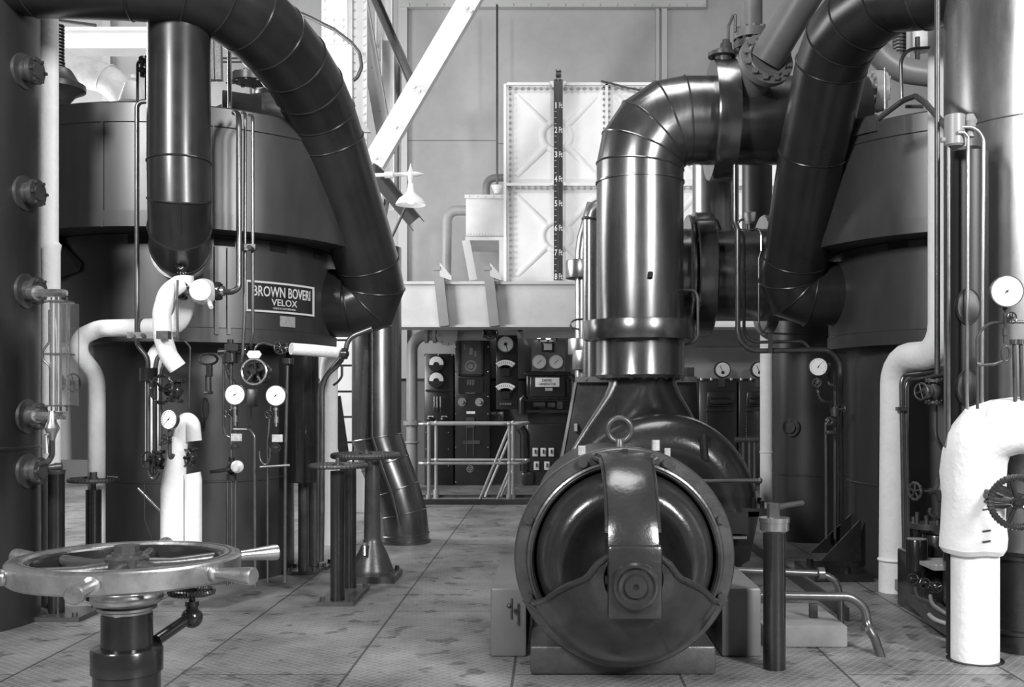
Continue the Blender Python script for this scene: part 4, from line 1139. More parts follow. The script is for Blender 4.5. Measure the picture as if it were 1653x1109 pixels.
mb = MB(); mb.flange(P(374, 770, Yk), ZA, m_(8, Yk), .03, 4); mb.cyl(P(374, 738, Yk), P(374, 745, Yk), m_(5, Yk), n=8); mb.sphere(P(374, 757, Yk), m_(9, Yk), 14, 8); part(mb, 'cock_body', 'cast', t)
mb = MB(); mb.tube([P(340, 762, Yk - .05), P(368, 758, Yk - .06), P(378, 753, Yk - .06)], [m_(3, Yk), m_(3.4, Yk), m_(5, Yk)], n=10); part(mb, 'lever', 'cast', t)
mb = MB(); mb.lathe([(0, m_(10, Yk)), (.02, m_(10, Yk)), (.024, m_(8, Yk))], P(383, 753, Yk - .06), (.3, -1, 0), 24); mb.cyl(P(380, 757, Yk - .06), P(380, 757, Yk - .12), m_(4, Yk), n=14); part(mb, 'disc', 'label', t)
mb = MB()
for x in (367, 374, 380): mb.tube([P(x, 776, Yk + .02), P(x, 945, Yk + .02)], m_(2, Yk), n=8)
part(mb, 'supply_tube', 'tube', t)
# lagged side pipe with small valve
pipe('steam_pipe', 'short white lagged pipe lying level under the right side of the left boiler', [(470, 563, 5.95), (510, 566, 6.05), (549, 570, 6.25)], 9.5, 'lag', bend=None, n=16)
valve('small black valve with scalloped wheel at the left end of the level lagged pipe', 455, 563, 5.8, 6, XA, (.15, -1, .1), 10.5, knurl=8, stem=2.4)
pipe('impulse_tube', 'dark tube linking the bright rimmed handwheel to the small valve by the lagged pipe', [(411, 566, 5.68), (414, 557, 5.68), (425, 554, 5.72), (450, 560, 5.78)], 2, 'tube', bend=.04)
mb = MB(); mb.flange(P(465, 583, 5.78), ZA, m_(9, 5.8), .03, 4); solo(mb, 'pipe_flange', 'small black flange under the scalloped valve by the level lagged pipe', 'flange', 'cast')
mb = MB(); mb.lathe([(.62, .0), (.62, .10), (.63, .105), (1.56, .105)], (P(488, 0, 6.72).x, 6.72, 0), ZA, 40); solo(mb, 'preheater_cylinder', 'black upright cylinder hanging beside the left boiler under the level lagged pipe', 'cylinder', 'black')
pipe('downpipe', 'dark pipe curving from the end of the level lagged pipe down beside the white column', [(600, 530, 6.3), (562, 545, 6.3), (557, 572, 6.3), (545, 590, 6.3), (526, 606, 6.3), (520, 628, 6.3), (520, 830, 6.3), (519, 905, 6.4)], 4, 'tube', bend=.15)
pipe('downpipe', 'second thinner dark pipe close beside the white lagged column', [(552, 575, 6.4), (530, 600, 6.4), (514, 625, 6.4), (514, 905, 6.5)], 2.6, 'tube', bend=.15)
mb = MB(); mb.sphere(P(556, 571, 6.2), m_(8, 6.2), 12, 8); mb.flange(P(556, 571, 6.2), XA, m_(9, 6.2), .03, 5); solo(mb, 'pipe_flange', 'black flanged joint at the right end of the level lagged pipe', 'flange', 'cast')
pipe('lagged_column', 'pale lagged upright pipe behind the thin curved pipes, right of the left boiler', [(548, 572, 7.9), (533, 580, 7.9), (531, 600, 7.9), (531, 878, 8.2)], 14, 'lag', bend=.15, n=18)
pipe('impulse_tube', 'small dark curled tube between the lagged column and the bright upright duct', [(552, 590, 7.6), (552, 608, 7.6), (545, 617, 7.6), (538, 622, 7.6)], 2, 'iron', bend=.05)
t = T('access_ladder', 'dark rung ladder between the lagged column and the bright upright duct', 'ladder')
mb = MB()
for y in (549, 590, 632, 673, 714): mb.tube([P(539, y, 9.2), P(570, y, 9.2)], m_(1.7, 9.2), n=8)
part(mb, 'rung', 'iron', t)
mb = MB()
for x in (538, 570): mb.tube([P(x, 420, 9.2), P(x, 850, 9.2)], m_(1.8, 9.2), n=8)
part(mb, 'stile', 'iron', t)
mb = MB(); mb.bar(P(541, 640, 8.9), P(556, 745, 8.9), [(-.04, 0), (.04, 0), (.04, .05), (-.04, .05)], YA); mb.bar(P(556, 745, 8.9), P(552, 850, 8.9), [(-.04, 0), (.04, 0), (.04, .05), (-.04, .05)], YA)
solo(mb, 'leaning_strut', 'dark flat strut leaning against the ladder', 'strut', 'iron')

# upright duct behind with an elbow at the floor
t = duct('flue_duct', 'upright dark sheet duct with a bright streak, kinked at its foot, left of the railing', [P(608, 400, 8.35), P(608, 706, 8.35), P(622, 748, 8.35), P(638, 790, 8.35), P(649, 828, 8.35), P(653, 862, 8.35), P(653, 879, 8.35)], .200, 'bluesteel')
mb = MB(); mb.lathe([(0, .215), (.02, .215)], V((P(653, 0, 8.35).x, 8.35, 0)), ZA, 40); part(mb, 'base_flange', 'iron', t)
mb = MB(); mb.tube([P(600, 420, 8.10), P(601, 704, 8.10), P(615, 748, 8.10), P(634, 800, 8.12), P(645, 850, 8.12)], .007, n=6); part(mb, 'seam_strip', 'iron', t)
# ------------------------------------------------------------------ compressor set in the middle
Ym = 4.22
km = m_(1, Ym)
MC = P(1008, 899, Ym); MC.y = Ym
FR = V((0, -1, 0))                              # towards the camera
t = T('compressor_motor', 'massive gloss black electric motor with an eyebolt and a three armed end bracket, front centre', 'motor')
def q3(x, h, z): return MC + V((x, -h, z))
mb = MB(); mb.lathe([(-1.9, .0), (-1.9, .36), (-1.8, .40), (-.5, .40), (-.45, .43), (-.08, .43), (-.06, .452), (-.01, .456), (.02, .452), (.028, .446), (.032, .404), (.018, .400), (.018, .392), (.04, .390), (.045, .382), (.035, .374), (-.16, .370), (-.16, 0)], MC, FR, 96)
for a_ in (114, 66, 158, 22, 202, 338): mb.cyl(MC + FR * .028 + V((.427 * math.cos(math.radians(a_)), 0, .427 * math.sin(math.radians(a_)))), MC + FR * .052 + V((.427 * math.cos(math.radians(a_)), 0, .427 * math.sin(math.radians(a_)))), .020, n=8)
part(mb, 'motor_frame', 'frame', t)
mb = MB(); mb.lathe([(-.14, .372), (-.02, .369), (.05, .358), (.10, .340), (.145, .312), (.168, .282), (.172, .252), (.160, .222), (.140, .19), (.125, .15), (.12, .10), (.12, 0)], MC, FR, 80); part(mb, 'end_shield', 'cast', t)
# upper arm: broad strap arching from ring to bearing box
prof = [(.405, .025), (.40, .08), (.385, .15), (.355, .225), (.315, .295), (.265, .355), (.205, .405), (.15, .435), (.10, .445)]
def ribbon(pr, w, th):
    rs = []
    for i, (r, h) in enumerate(pr):
        a = pr[max(i - 1, 0)]; b = pr[min(i + 1, len(pr) - 1)]
        d = V((0, b[0] - a[0], b[1] - a[1])).normalized(); nx, ny = -d.z, d.y
        ww = w(i) if callable(w) else w
        n_ = (ny * 0 + d.z, -d.y)
        if n_[1] < 0: n_ = (-n_[0], -n_[1])
        o = (r + n_[0] * th, h + n_[1] * th)
        rs.append([q3(-ww, h, r), q3(-ww * .96, o[1], o[0]), q3(-ww * .6, o[1] + .010, o[0] + .004), q3(ww * .6, o[1] + .010, o[0] + .004), q3(ww * .96, o[1], o[0]), q3(ww, h, r)])
    return rs
mb = MB(); mb.rings(ribbon(prof, lambda i: (.125, .104, .098, .096, .095, .094, .094, .096, .097)[i], .026))
mb.box(q3(0, .035, .425), .022, .03, .045)
for sx in (-1, 1):
    mb.tube([q3(sx * (.125, .104, .098, .096, .095, .094, .094, .096, .097)[i], h_ + .012, r_ + .004) for i, (r_, h_) in enumerate(prof[:-1])], .010, n=8)
part(mb, 'bracket_arm', 'cast', t, smooth=40, whole=True)
mb = MB()
for s_ in (-1, 1):
    mb.tube([q3(s_ * .392 * math.cos(math.radians(a_)), .036, .392 * math.sin(math.radians(a_))) for a_ in range(-25, 76, 5)], .011, n=8)
    mb.tube([q3(s_ * .30, .03, -.255), q3(s_ * .415, .035, -.165)], .014, n=8)
part(mb, 'opening_lip', 'frame', t)
# lower apron of the bracket
nt_, na = 26, 48
prof2 = [(.405, .03), (.40, .08), (.385, .14), (.36, .20), (.33, .26), (.29, .315), (.25, .36), (.20, .40), (.15, .43), (.10, .45)]
def pr2(tt, off):
    f_ = tt * (len(prof2) - 1); i = min(int(f_), len(prof2) - 2); u_ = f_ - i
    return prof2[i][0] * (1 - u_) + prof2[i + 1][0] * u_ + off * .5, prof2[i][1] * (1 - u_) + prof2[i + 1][1] * u_ + off
mb = MB()
idx = {}
for s_, off in ((0, .02), (1, -.01)):
    for i in range(nt_ + 1):
        tt = i / nt_
        rr_ = pr2(tt, 0)[0]
        tab = [(.10, 128), (.125, 146), (.135, 160), (.15, 175), (.17, 182), (.20, 186), (.276, 194), (.33, 200), (.38, 203), (.42, 205)]
        for q0, q1 in zip(tab, tab[1:]):
            if q0[0] <= rr_ <= q1[0]: ad = q0[1] + (q1[1] - q0[1]) * (rr_ - q0[0]) / (q1[0] - q0[0])
        a0 = math.radians(ad); a1 = math.radians(540 - ad)
        for j in range(na + 1):
            a = a0 + (a1 - a0) * j / na
            r, h = pr2(tt, off)
            idx[(s_, i, j)] = len(mb.v); mb.v.append(q3(r * math.cos(a), h, r * math.sin(a) - .010 * tt))
for s_ in (0, 1):
    for i in range(nt_):
        for j in range(na): mb.f.append((idx[s_, i, j], idx[s_, i, j + 1], idx[s_, i + 1, j + 1], idx[s_, i + 1, j]))
for i in range(nt_):
    for j in (0, na): mb.f.append((idx[0, i, j], idx[0, i + 1, j], idx[1, i + 1, j], idx[1, i, j]))
for j in range(na):
    for i in (0, nt_): mb.f.append((idx[0, i, j], idx[0, i, j + 1], idx[1, i, j + 1], idx[1, i, j]))
for k in (0, na):
    pts = [(MB().v or mb.v[idx[0, i, k]]) for i in range(nt_ + 1)]
    mb.tube([p + V((0, -.004, 0)) for p in pts], .012, n=8)
part(mb, 'bracket_apron', 'cast', t, smooth=40, whole=True)
HB = q3(.004, .40, -.03)
mb = MB(); mb.box(HB + V((0, .03, .010)), .200, .26, .272); bh = part(mb, 'bearing_box', 'cast', t, bevel=.016)
mb = MB(); c = HB + V((.0, -.10, 0)); mb.lathe([(0, .088), (.02, .088), (.03, .080), (.032, .072), (.022, .062), (.018, .044), (.03, .040), (.032, .012), (.02, .010), (.02, 0)], c, FR, 48); part(mb, 'bearing_cap', 'cast', bh)
mb = MB()
for sx in (-1, 1): mb.cyl(HB + V((sx * .112, -.02, .015)), HB + V((sx * .112, -.06, .015)), .018, n=6)
part(mb, 'bolt', 'cast', bh)
# eyebolt
mb = MB(); e = q3(-.012, -.13, .52)
mb.torus(e, (0, 1, .05), .050, .013, n=40, k=12); mb.lathe([(-.11, .045), (-.085, .045), (-.075, .022), (-.055, .02), (-.04, .016)], e, ZA, 20); part(mb, 'eyebolt', 'iron', t)
mb = MB(); mb.cyl(q3(.15, -.2, .43), q3(.15, -.2, .475), .018, n=8); mb.cyl(q3(-.17, -.2, .41), q3(-.17, -.2, .45), .018, n=6); mb.cyl(q3(.20, -.2, .40), q3(.20, -.2, .44), .014, n=6); part(mb, 'lubricator', 'label', t)
mb = MB()
for x0, x1 in ((792, 850), (1165, 1229)):
    a, b = P(x0, 0, 4.6), P(x1, 0, 4.6)
    mb.box(((a.x + b.x) / 2, 4.6 + .5, .155), b.x - a.x, 1.0, .31)
part(mb, 'motor_foot', 'grey', t, bevel=.012)
mb = MB(); mb.tube([P(826, 966, 4.55), P(826, 1000, 4.55)], .006, n=8); mb.sphere(P(822, 978, 4.55), .012, 10, 6); part(mb, 'latch', 'iron', t, whole=True)
mb = MB(); mb.box((MC.x, 5.5, .06), .78, 2.4, .12); part(mb, 'bed_plate', 'iron', t, bevel=.01)

# scroll casing with transition cone
t = T('blower_casing', 'big glossy black snail shaped blower casing behind the motor, under the fat upright pipe', 'blower')
Yo = 6.9; ko = m_(1, Yo)
VC = P(1072, 824, Yo); VC.y = Yo
mb = MB()
# rounded scroll: lathe about the shaft direction, growing slowly with angle
rs = []
profv = [(-.17, .06), (-.17, .30), (-.20, .34), (-.215, .40), (-.205, .47), (-.16, .55), (-.09, .60), (0, .617), (.09, .60), (.17, .53), (.20, .40), (.20, .06)]
n_ = 96
for (h, r) in profv:
    ring = []
    for j in range(n_):
        a = 2 * PI * j / n_
        gk = 1.065
        ring.append(VC + V((r * gk * math.cos(a) * (.955 if math.cos(a) > 0 else 1.03), h, r * gk * math.sin(a))))
    rs.append(ring)
mb.rings(rs); part(mb, 'scroll', 'cast', t, smooth=40)
mb = MB()
def oval(xa, xb, y, d, Y=7.24):
    a, b = P(xa, y, Y), P(xb, y, Y); c = (a + b) / 2
    return [c + V(((b.x - a.x) / 2 * math.cos(2 * PI * j / 48), d * math.sin(2 * PI * j / 48), 0)) for j in range(48)]
mb.rings([oval(984, 1091, 608, .23), oval(982, 1093, 622, .23), oval(974, 1101, 640, .22), oval(962, 1113, 660, .20), oval(947, 1126, 684, .18), oval(930, 1140, 712, .17), oval(912, 1150, 744, .16), oval(900, 1158, 775, .16)])
part(mb, 'transition_cone', 'cast', t, smooth=40)
mb = MB(); mb.tube([P(1136, 700, Yo - .22), P(1139, 742, Yo - .23)], .022, n=12); part(mb, 'rib', 'cast', t)
mb = MB(); mb.tube([P(1170, 745, Yo - .2), P(1170, 800, Yo - .2)], .010, n=8); part(mb, 'stud_rod', 'iron', t)
mb = MB(); a = P(1150, 821, 6.95); b = P(1243, 821, 6.95)
mb.box(((a.x + b.x) / 2, 6.95, a.z), b.x - a.x, .5, .055)
for i in range(6):
    for y in (6.75, 7.12): mb.cyl((b.x - .04 - i * .055, y, a.z - .05), (b.x - .04 - i * .055, y, a.z + .06 + .015 * (i % 3)), .016, n=6)
part(mb, 'split_flange', 'cast', t)
mb = MB(); mb.prism([P(1180, 826, 6.7), P(1226, 826, 6.7), P(1210, 905, 6.7), P(1180, 922, 6.7)], (0, .5, 0)); mb.pbox(1168, 827, 1208, 862, 6.62, .3); part(mb, 'pedestal', 'cast', t)
mb = MB(); mb.pbox(1176, 866, 1206, 870, 6.6, .3); part(mb, 'ledge_strip', 'steel', t)
mb = MB(); mb.tube([P(1105, 777, 6.4), P(1226, 776, 6.4)], m_(3.4, 6.4), n=12); mb.sphere(P(1226, 776, 6.4), m_(5, 6.4), 12, 8); solo(mb, 'guard_bar', 'level black guard bar across the right side of the blower casing', 'rail', 'iron')
t = T('casing_frame', 'dark sloping sided frame with pale capping behind the blower cone', 'frame')
mb = MB(); mb.prism([P(931, 617, 7.62), P(1124, 617, 7.62), P(1142, 860, 7.62), P(880, 860, 7.62)], (0, .5, 0)); part(mb, 'side_plate', 'iron', t)
mb = MB()
for a, b in ((931, 986), (1090, 1125)):
    mb.pbox(a, 608, b, 617, 7.55, .5)
    mb.cyl(P(a + 14, 612, 7.55), P(a + 14, 612, 7.53), .012, n=8)
part(mb, 'capping_strip', 'plate', t)
mb = MB(); mb.prism([P(927, 617, 7.60), P(931, 617, 7.60), P(908, 745, 7.60), P(904, 745, 7.60)], (0, .08, 0)); part(mb, 'edge_strip', 'greypipe', t)
mb = MB()
for x, y in ((927, 684), (932, 714), (936, 706)): mb.pbox(x, y, x + 5, y + 12, 7.55, .05)
part(mb, 'clip', 'label', t)
mb = MB(); mb.pbox(1104, 593, 1121, 608, 7.7, .1); solo(mb, 'switch_plate', 'small pale plate behind the collar of the fat upright pipe', 'plate', 'label')

# fat main pipe: upright, gored elbow, level run with flanges
Yp_ = 7.2; kp = m_(1, Yp_)
BR = 70 * kp
t = T('main_pipe', 'fat polished sheet steel pipe rising from the blower and turning right in a gored elbow', 'pipe')
ctr = V((P(1108, 270, Yp_).x, Yp_, P(1108, 270, Yp_).z)); rad = 75 * kp
el = [ctr + V((math.cos(math.radians(a)) * rad, 0, math.sin(math.radians(a)) * rad)) for a in (180, 158, 135, 112, 90)]
X1 = P(1390, 0, Yp_).x
pts = [V((el[0].x, Yp_, P(0, 552, Yp_).z))] + el + [V((X1, Yp_, el[-1].z))]
mb = MB(); rs = mb.tube(pts, BR, n=64); part(mb, 'pipe_shell', 'bluesteel', t, smooth=14)
for i in range(1, len(rs) - 1):
    mb = MB(); mb.loop(rs[i], .007, 6); part(mb, 'seam_band', 'bluesteel', t)
mb = MB(); mb.lathe([(0, BR + .002), (0, BR + .008), (.012, BR + .008), (.012, BR + .002)], V((el[0].x, Yp_, P(0, 297, Yp_).z)), ZA, 64, cap=False); part(mb, 'seam_band', 'bluesteel', t)
cxp = el[0].x
mb = MB(); mb.lathe([(P(0, 550, Yp_).z, BR), (P(0, 550, Yp_).z, 90 * kp), (P(0, 519, Yp_).z, 90 * kp), (P(0, 519, Yp_).z, BR)], (cxp, Yp_, 0), ZA, 80); part(mb, 'flange_cover', 'bluesteel', t, bevel=.004)
mb = MB(); mb.lathe([(P(0, 611, Yp_).z, 69 * kp), (P(0, 606, Yp_).z, 72 * kp), (P(0, 602, Yp_).z, 71 * kp), (P(0, 550, Yp_).z, 71 * kp)], (cxp, Yp_, 0), ZA, 80)
mb.bolts((cxp, Yp_, P(0, 613, Yp_).z), ZA, 62 * kp, 20, .014, .02)
part(mb, 'lower_collar', 'bluesteel', t)
mb = MB(); mb.lathe([(P(1146, 0, Yp_).x, BR), (P(1146, 0, Yp_).x, 94 * kp), (P(1150, 0, Yp_).x, 96 * kp), (P(1181, 0, Yp_).x, 96 * kp), (P(1181, 0, Yp_).x, BR)], (0, Yp_, el[-1].z), XA, 80); part(mb, 'flange_cover', 'bluesteel', t)
mb = MB(); mb.tube([P(1050, 440, 6.90), P(1050, 449, 6.88)], [.018, .014], n=10); part(mb, 'plug', 'hole', t)
mb = MB(); mb.tube([P(1104, 468, 7.1), P(1126, 469, 7.0), P(1127, 550, 7.0), P(1106, 556, 7.05)], m_(2.2, 7.0), n=8, bend=.06); part(mb, 'handle_rod', 'iron', t)

# slim pipes with flanges on the left of the fat pipe
Yz = 8.3
t = T('slim_pipe', 'slim bright upright pipe just left of the fat upright pipe', 'pipe')
mb = MB(); mb.tube([P(975, 330, Yz), P(957, 338, Yz), P(953, 356, Yz), V((P(953, 0, Yz).x, Yz, 0))], m_(12, Yz), n=28, bend=.1); part(mb, 'pipe_shell', 'plate', t)
mb = MB(); mb.torus(P(953, 354, Yz), (.1, 0, 1), m_(12.5, Yz), .012, n=32); part(mb, 'lacing_band', 'iron', t)
Yz2 = 8.9
t = T('slim_pipe', 'second slim pipe with stacked round flange covers, leftmost beside the fat upright pipe', 'pipe')
mb = MB(); mb.tube([P(960, 330, Yz2), P(944, 385, Yz2), P(941, 410, Yz2), V((P(941, 0, Yz2).x, Yz2, 0))], m_(13, Yz2), n=28); part(mb, 'pipe_shell', 'plate', t)
for ya, yb, rr, xx in ((450, 421, 28, 941), (573, 547, 28, 945), (597, 566, 38, 962)):
    mb = MB(); mb.cyl(P(xx, ya, Yz2 - .05 * (xx > 950)), P(xx, yb, Yz2 - .05 * (xx > 950)), m_(rr, Yz2), n=48); part(mb, 'flange_cover', 'plate', t, bevel=.006)
mb = MB(); mb.tube([P(944, 515, 8.6), P(928, 516, 8.55), P(920, 522, 8.55), P(922, 529, 8.55), P(936, 532, 8.55)], m_(1.6, 8.5), n=8, bend=.06); part(mb, 'drain_tube', 'iron', t)

# tee piece with flanges on the right of the fat pipe
Yt_ = 7.9; kt = m_(1, Yt_)
t = T('tee_pipe', 'dark steel tee pipe with broad flange rings, right of the fat upright pipe', 'pipe')
zc = P(0, 444, Yt_).z
def X_(x): return P(x, 0, Yt_).x
mb = MB(); mb.tube([V((X_(1070), Yt_, zc)), V((X_(1290), Yt_, zc))], 74 * kt, n=56); part(mb, 'tee_body', 'bluesteel', t)
for a, b, r in ((1107, 1114, 96), (1116, 1146, 100), (1228, 1246, 96)):
    mb = MB(); mb.lathe([(X_(a), 70 * kt), (X_(a), (r - 2) * kt), (X_(a) + .01, r * kt), (X_(b) - .01, r * kt), (X_(b), (r - 2) * kt), (X_(b), 70 * kt)], (0, Yt_, zc), XA, 64); part(mb, 'flange_ring', 'bluesteel', t)
mb = MB(); mb.tube([P(1155, 400, Yt_), P(1155, 230, Yt_)], 37 * kt, n=40); part(mb, 'riser', 'plate', t)
mb = MB(); mb.tube([P(1118, 480, 7.3), P(1118, 362, 7.3), P(1122, 355, 7.3), P(1158, 354, 7.3), P(1161, 366, 7.4)], m_(2, 7.3), n=8, bend=.04); part(mb, 'drain_tube', 'iron', t)
mb = MB(); mb.sphere(P(1160, 368, 7.42), m_(4.5, 7.4), 10, 6); part(mb, 'drain_plug', 'iron', t)
pipe('riser_pipe', 'dark upright duct standing behind the thin pipes, right of the bright tee riser', [(1222, 262, 8.6), (1222, 400, 8.6)], 24, 'vessel', bend=None, n=32)
t = T('thermometer', 'small white capped thermometer with a curled tube on the tee pipe', 'thermometer')
mb = MB(); mb.lathe([(0, .04), (.05, .045), (.06, .04), (.062, 0)], P(1210, 356, 7.3), (0, -.35, 1), 20); part(mb, 'cap', 'white', t)
mb = MB(); mb.tube([P(1208, 354, 7.3), P(1196, 354, 7.3), P(1189, 362, 7.3), P(1194, 372, 7.3), P(1212, 372, 7.3), P(1225, 368, 7.3), P(1229, 380, 7.3), P(1229, 405, 7.3)], m_(2, 7.3), n=8, bend=.05); part(mb, 'capillary_tube', 'steel', t)
mb = MB(); mb.cyl(P(1210, 362, 7.35), P(1210, 372, 7.35), .03, n=12); part(mb, 'stem', 'iron', t)
pipe('downpipe', 'long dark pipe right of the tee, bending level and then down the right boiler', [(1186, 262, 7.0), (1186, 360, 7.0), (1191, 368, 7.0), (1191, 567, 7.0), (1340, 565, 7.0), (1357, 584, 7.0), (1357, 860, 7.0)], 4.2, 'tube', bend=.14)
pipe('downpipe', 'thinner pipe beside the long dark one, ending in a small swan neck bend', [(1183, 300, 7.1), (1184, 372, 7.1), (1201, 376, 7.1), (1201, 553, 7.1), (1294, 551, 7.1), (1302, 556, 7.1), (1309, 566, 7.1)], 2.6, 'tube', bend=.10)
pipe('downpipe', 'thin black tube against the elbow of the right slanting duct', [(1229, 405, 7.2), (1225, 416, 7.2), (1225, 528, 7.2), (1233, 538, 7.2), (1300, 540, 7.3)], 1.7, 'tube', bend=.08)
mb = MB(); mb.pbox(1241, 538, 1247, 570, 6.95, .02); solo(mb, 'pipe_clamp', 'small upright clamp holding the two level pipes right of the tee', 'clamp', 'iron')

# grey painted pipes above
t = T('relief_valve', 'small black relief valve with a bent lever rod on top of the fat level pipe', 'valve')
Yr_ = 7.05
mb = MB(); mb.cyl(P(1166, 92, Yr_), P(1166, 86, Yr_), m_(23, Yr_), n=32); mb.cyl(P(1168, 86, Yr_), P(1168, 82, Yr_), m_(16, Yr_), n=32); mb.lathe([(0, .045), (.05, .04), (.052, .03), (.075, .026), (.08, .012)], P(1172, 82, Yr_), ZA, 20); mb.cyl(P(1168, 140, Yr_), P(1168, 92, Yr_), m_(14, Yr_)); part(mb, 'valve_body', 'iron', t)
mb = MB(); mb.tube([P(1175, 70, Yr_), P(1176, 42, Yr_), P(1184, 24, Yr_), P(1187, 24, Yr_), P(1187, 52, Yr_)], m_(2.4, Yr_), n=8, bend=.03); part(mb, 'lever_rod', 'iron', t)
t = T('vent_pipe', 'upright mid grey pipe with a bolted flange above the fat level pipe', 'pipe')
Yg_ = 7.15
mb = MB(); mb.tube([P(1213, -60, Yg_), P(1213, 70, Yg_)], m_(17.5, Yg_), n=32); part(mb, 'pipe_shell', 'grey', t)
mb = MB(); mb.flange(P(1213, 58, Yg_), ZA, m_(29, Yg_), .06, 10, .022, 36); part(mb, 'flange', 'grey', t)
mb = MB(); mb.flange(P(1213, 75, Yg_), ZA, m_(29, Yg_), .05, 10, .022, 36); mb.cyl(P(1213, 78, Yg_), P(1213, 140, Yg_), m_(19, Yg_)); part(mb, 'base_flange', 'iron', t)
t = T('slanting_pipe', 'thick mid grey pipe slanting up to the right from a round bolted flange', 'pipe')
c = P(1236, 98, 6.75); d = V((.46, -.42, .78)).normalized()
mb = MB(); mb.tube([c, c + d * 1.6], m_(28, 6.75), n=40); part(mb, 'pipe_shell', 'grey', t)
fd = V((.22, -.93, .28)).normalized()
mb = MB(); mb.cyl(c - fd * .022, c + fd * .022, m_(45, 6.75), n=48); part(mb, 'flange', 'grey', t)
mb = MB(); mb.bolts(c + fd * .02, fd, m_(37, 6.75), 12, .024, .025, .26); part(mb, 'flange_bolt', 'grey', t)
mb = MB(); mb.tube([c - fd * .02, c - fd * .12, P(1213, 135, 6.95), P(1213, 150, 7.05)], m_(29, 6.75), n=36, bend=.1); part(mb, 'stub', 'grey', t)
mb = MB(); mb.torus(c + fd * .03, fd, m_(31, 6.75), .012, n=40); part(mb, 'weld_collar', 'grey', t)
# ------------------------------------------------------------------ right boiler and its pipes
tr, mdr = boiler(SR, 'big black steam generator drum on the right, half hidden by a slanting duct', [(1434, 388, 1466, 401)], .60)
t = tr
mb = MB()
for a, b, c, Y in ((P(1374, 830, 6.95), P(1308, 893, 6.95), P(1374, 893, 6.95), 0), (P(1390, 838, 6.68), P(1325, 906, 6.68), P(1390, 906, 6.68), 0)): mb.prism([a, b, c], (0, .02, 0))
part(mb, 'foot_gusset', 'black', tr)
mb = MB(); a = P(1300, 0, 6.75); b = P(1392, 0, 6.75); mb.box(((a.x + b.x) / 2, 6.78, .025), b.x - a.x, .55, .05)
for x, y in ((a.x + .08, 6.6), (a.x + .08, 6.95), (b.x - .15, 6.58)): mb.cyl((x, y, .05), (x, y, .08), .025, n=6)
part(mb, 'foot_plate', 'black', tr)
mb = drum_patch(SR, RU + .008, 1379, 190, 1417, 216, .0, .02, 4); part(mb, 'rim_plate', 'plate', tr)
R0 = .212
VR = V((2.40, 5.0, 0))
pts = [V((VR.x - .1, 5.02, 3.26)), P(1500, -22, 5.25), P(1442, -14, 5.5), P(1390, 24, 5.75), P(1358, 62, 5.95), P(1342, 104, 6.1), P(1312, 248, 6.46), P(1284, 418, 6.86), P(1278, 447, 6.94), P(1287, 468, 6.96), P(1306, 475, 6.96), P(1362, 475, 6.96)]
td = duct('air_duct', 'great black duct slanting down from the upper right to the side of the right boiler', pts, R0)
mb = MB(); mb.lathe([(0, .215), (.13, .215)], P(1328, 474, 6.96), XA, 40); part(mb, 'end_collar', 'duct', td)

t = T('upright_vessel', 'tall bright sheet clad vessel at the right edge of the picture', 'vessel')
zs = 2.45
mb = MB(); mb.lathe([(.42, .448), (zs, .45), (zs + .004, .445), (zs + .008, .45), (3.9, .45)], VR, ZA, 96); part(mb, 'vessel_shell', 'plate', t)
mb = MB(); mb.lathe([(0, .46), (.08, .46), (.085, .47), (.10, .47), (.105, .455), (.42, .455), (.425, .466), (.44, .466), (.445, .45), (.46, .448)], VR, ZA, 96); part(mb, 'vessel_base', 'black', t)
t = T('slim_vessel', 'slim dark upright vessel with oval hand hole covers behind thin bright pipes', 'vessel')
Ysv = 4.66
mb = MB(); mb.lathe([(0, .09), (2.28, .09), (2.30, .07)], (P(1561, 0, Ysv).x, Ysv, 0), ZA, 40); part(mb, 'vessel_shell', 'mattblack', t)
for y in (495, 626):
    mb = MB(); c = P(1563, y, Ysv - .088); mb.ellipse_ring(c, XA, ZA, m_(19, Ysv), m_(28, Ysv), .004); mb.rings([[c + V((m_(19, Ysv) * k * math.cos(2 * PI * j / 32), e, m_(28, Ysv) * k * math.sin(2 * PI * j / 32))) for j in range(32)] for k, e in ((1, .03), (1, -.002), (.9, -.006))])
    part(mb, 'hand_hole_cover', 'mattblack', t)

pipe('lagged_pipe', 'thick white lagged pipe descending beside the right vessel and stepping left to the floor', [(1523, -40, 5.66), (1523, 572, 5.66), (1444, 577, 6.1), (1441, 955, 6.18)], 23, 'lag', bend=.17, n=26,
     extra=lambda mb, r: mb.torus(P(1441, 903, 6.16), ZA, r, .008))
pipe('downpipe', 'dark upright pipe running in front of the white lagged pipe at the right', [(1513, -40, 4.72), (1513, 604, 4.72)], 4.4, 'iron', bend=None)
pipe('downpipe', 'thin dark pipe between the white lagged pipe and the slim vessel', [(1531, 236, 4.5), (1531, 700, 4.5), (1526, 722, 4.5)], 3.4, 'tube', bend=.05)
pipe('downpipe', 'left one of two thin bright pipes in front of the slim vessel', [(1546, 214, 4.45), (1556, 213, 4.45), (1563, 222, 4.45), (1561, 660, 4.45)], 2.8, 'steel', bend=.03)
pipe('downpipe', 'right one of two thin bright pipes, curving out over the slim vessel edge', [(1540, 206, 4.47), (1572, 204, 4.47), (1588, 222, 4.47), (1586, 460, 4.47), (1585, 660, 4.47)], 3.0, 'steel', bend=.08)
t = T('condensate_pot', 'small grey canister with two tubes high on the right vessel', 'canister')
mb = MB(); mb.lathe([(0, m_(13, 4.5)), (.008, m_(16, 4.5)), (m_(50, 4.5), m_(16, 4.5)), (m_(51, 4.5), m_(14, 4.5))], P(1541, 237, 4.5), ZA, 32); part(mb, 'pot', 'greypipe', t)
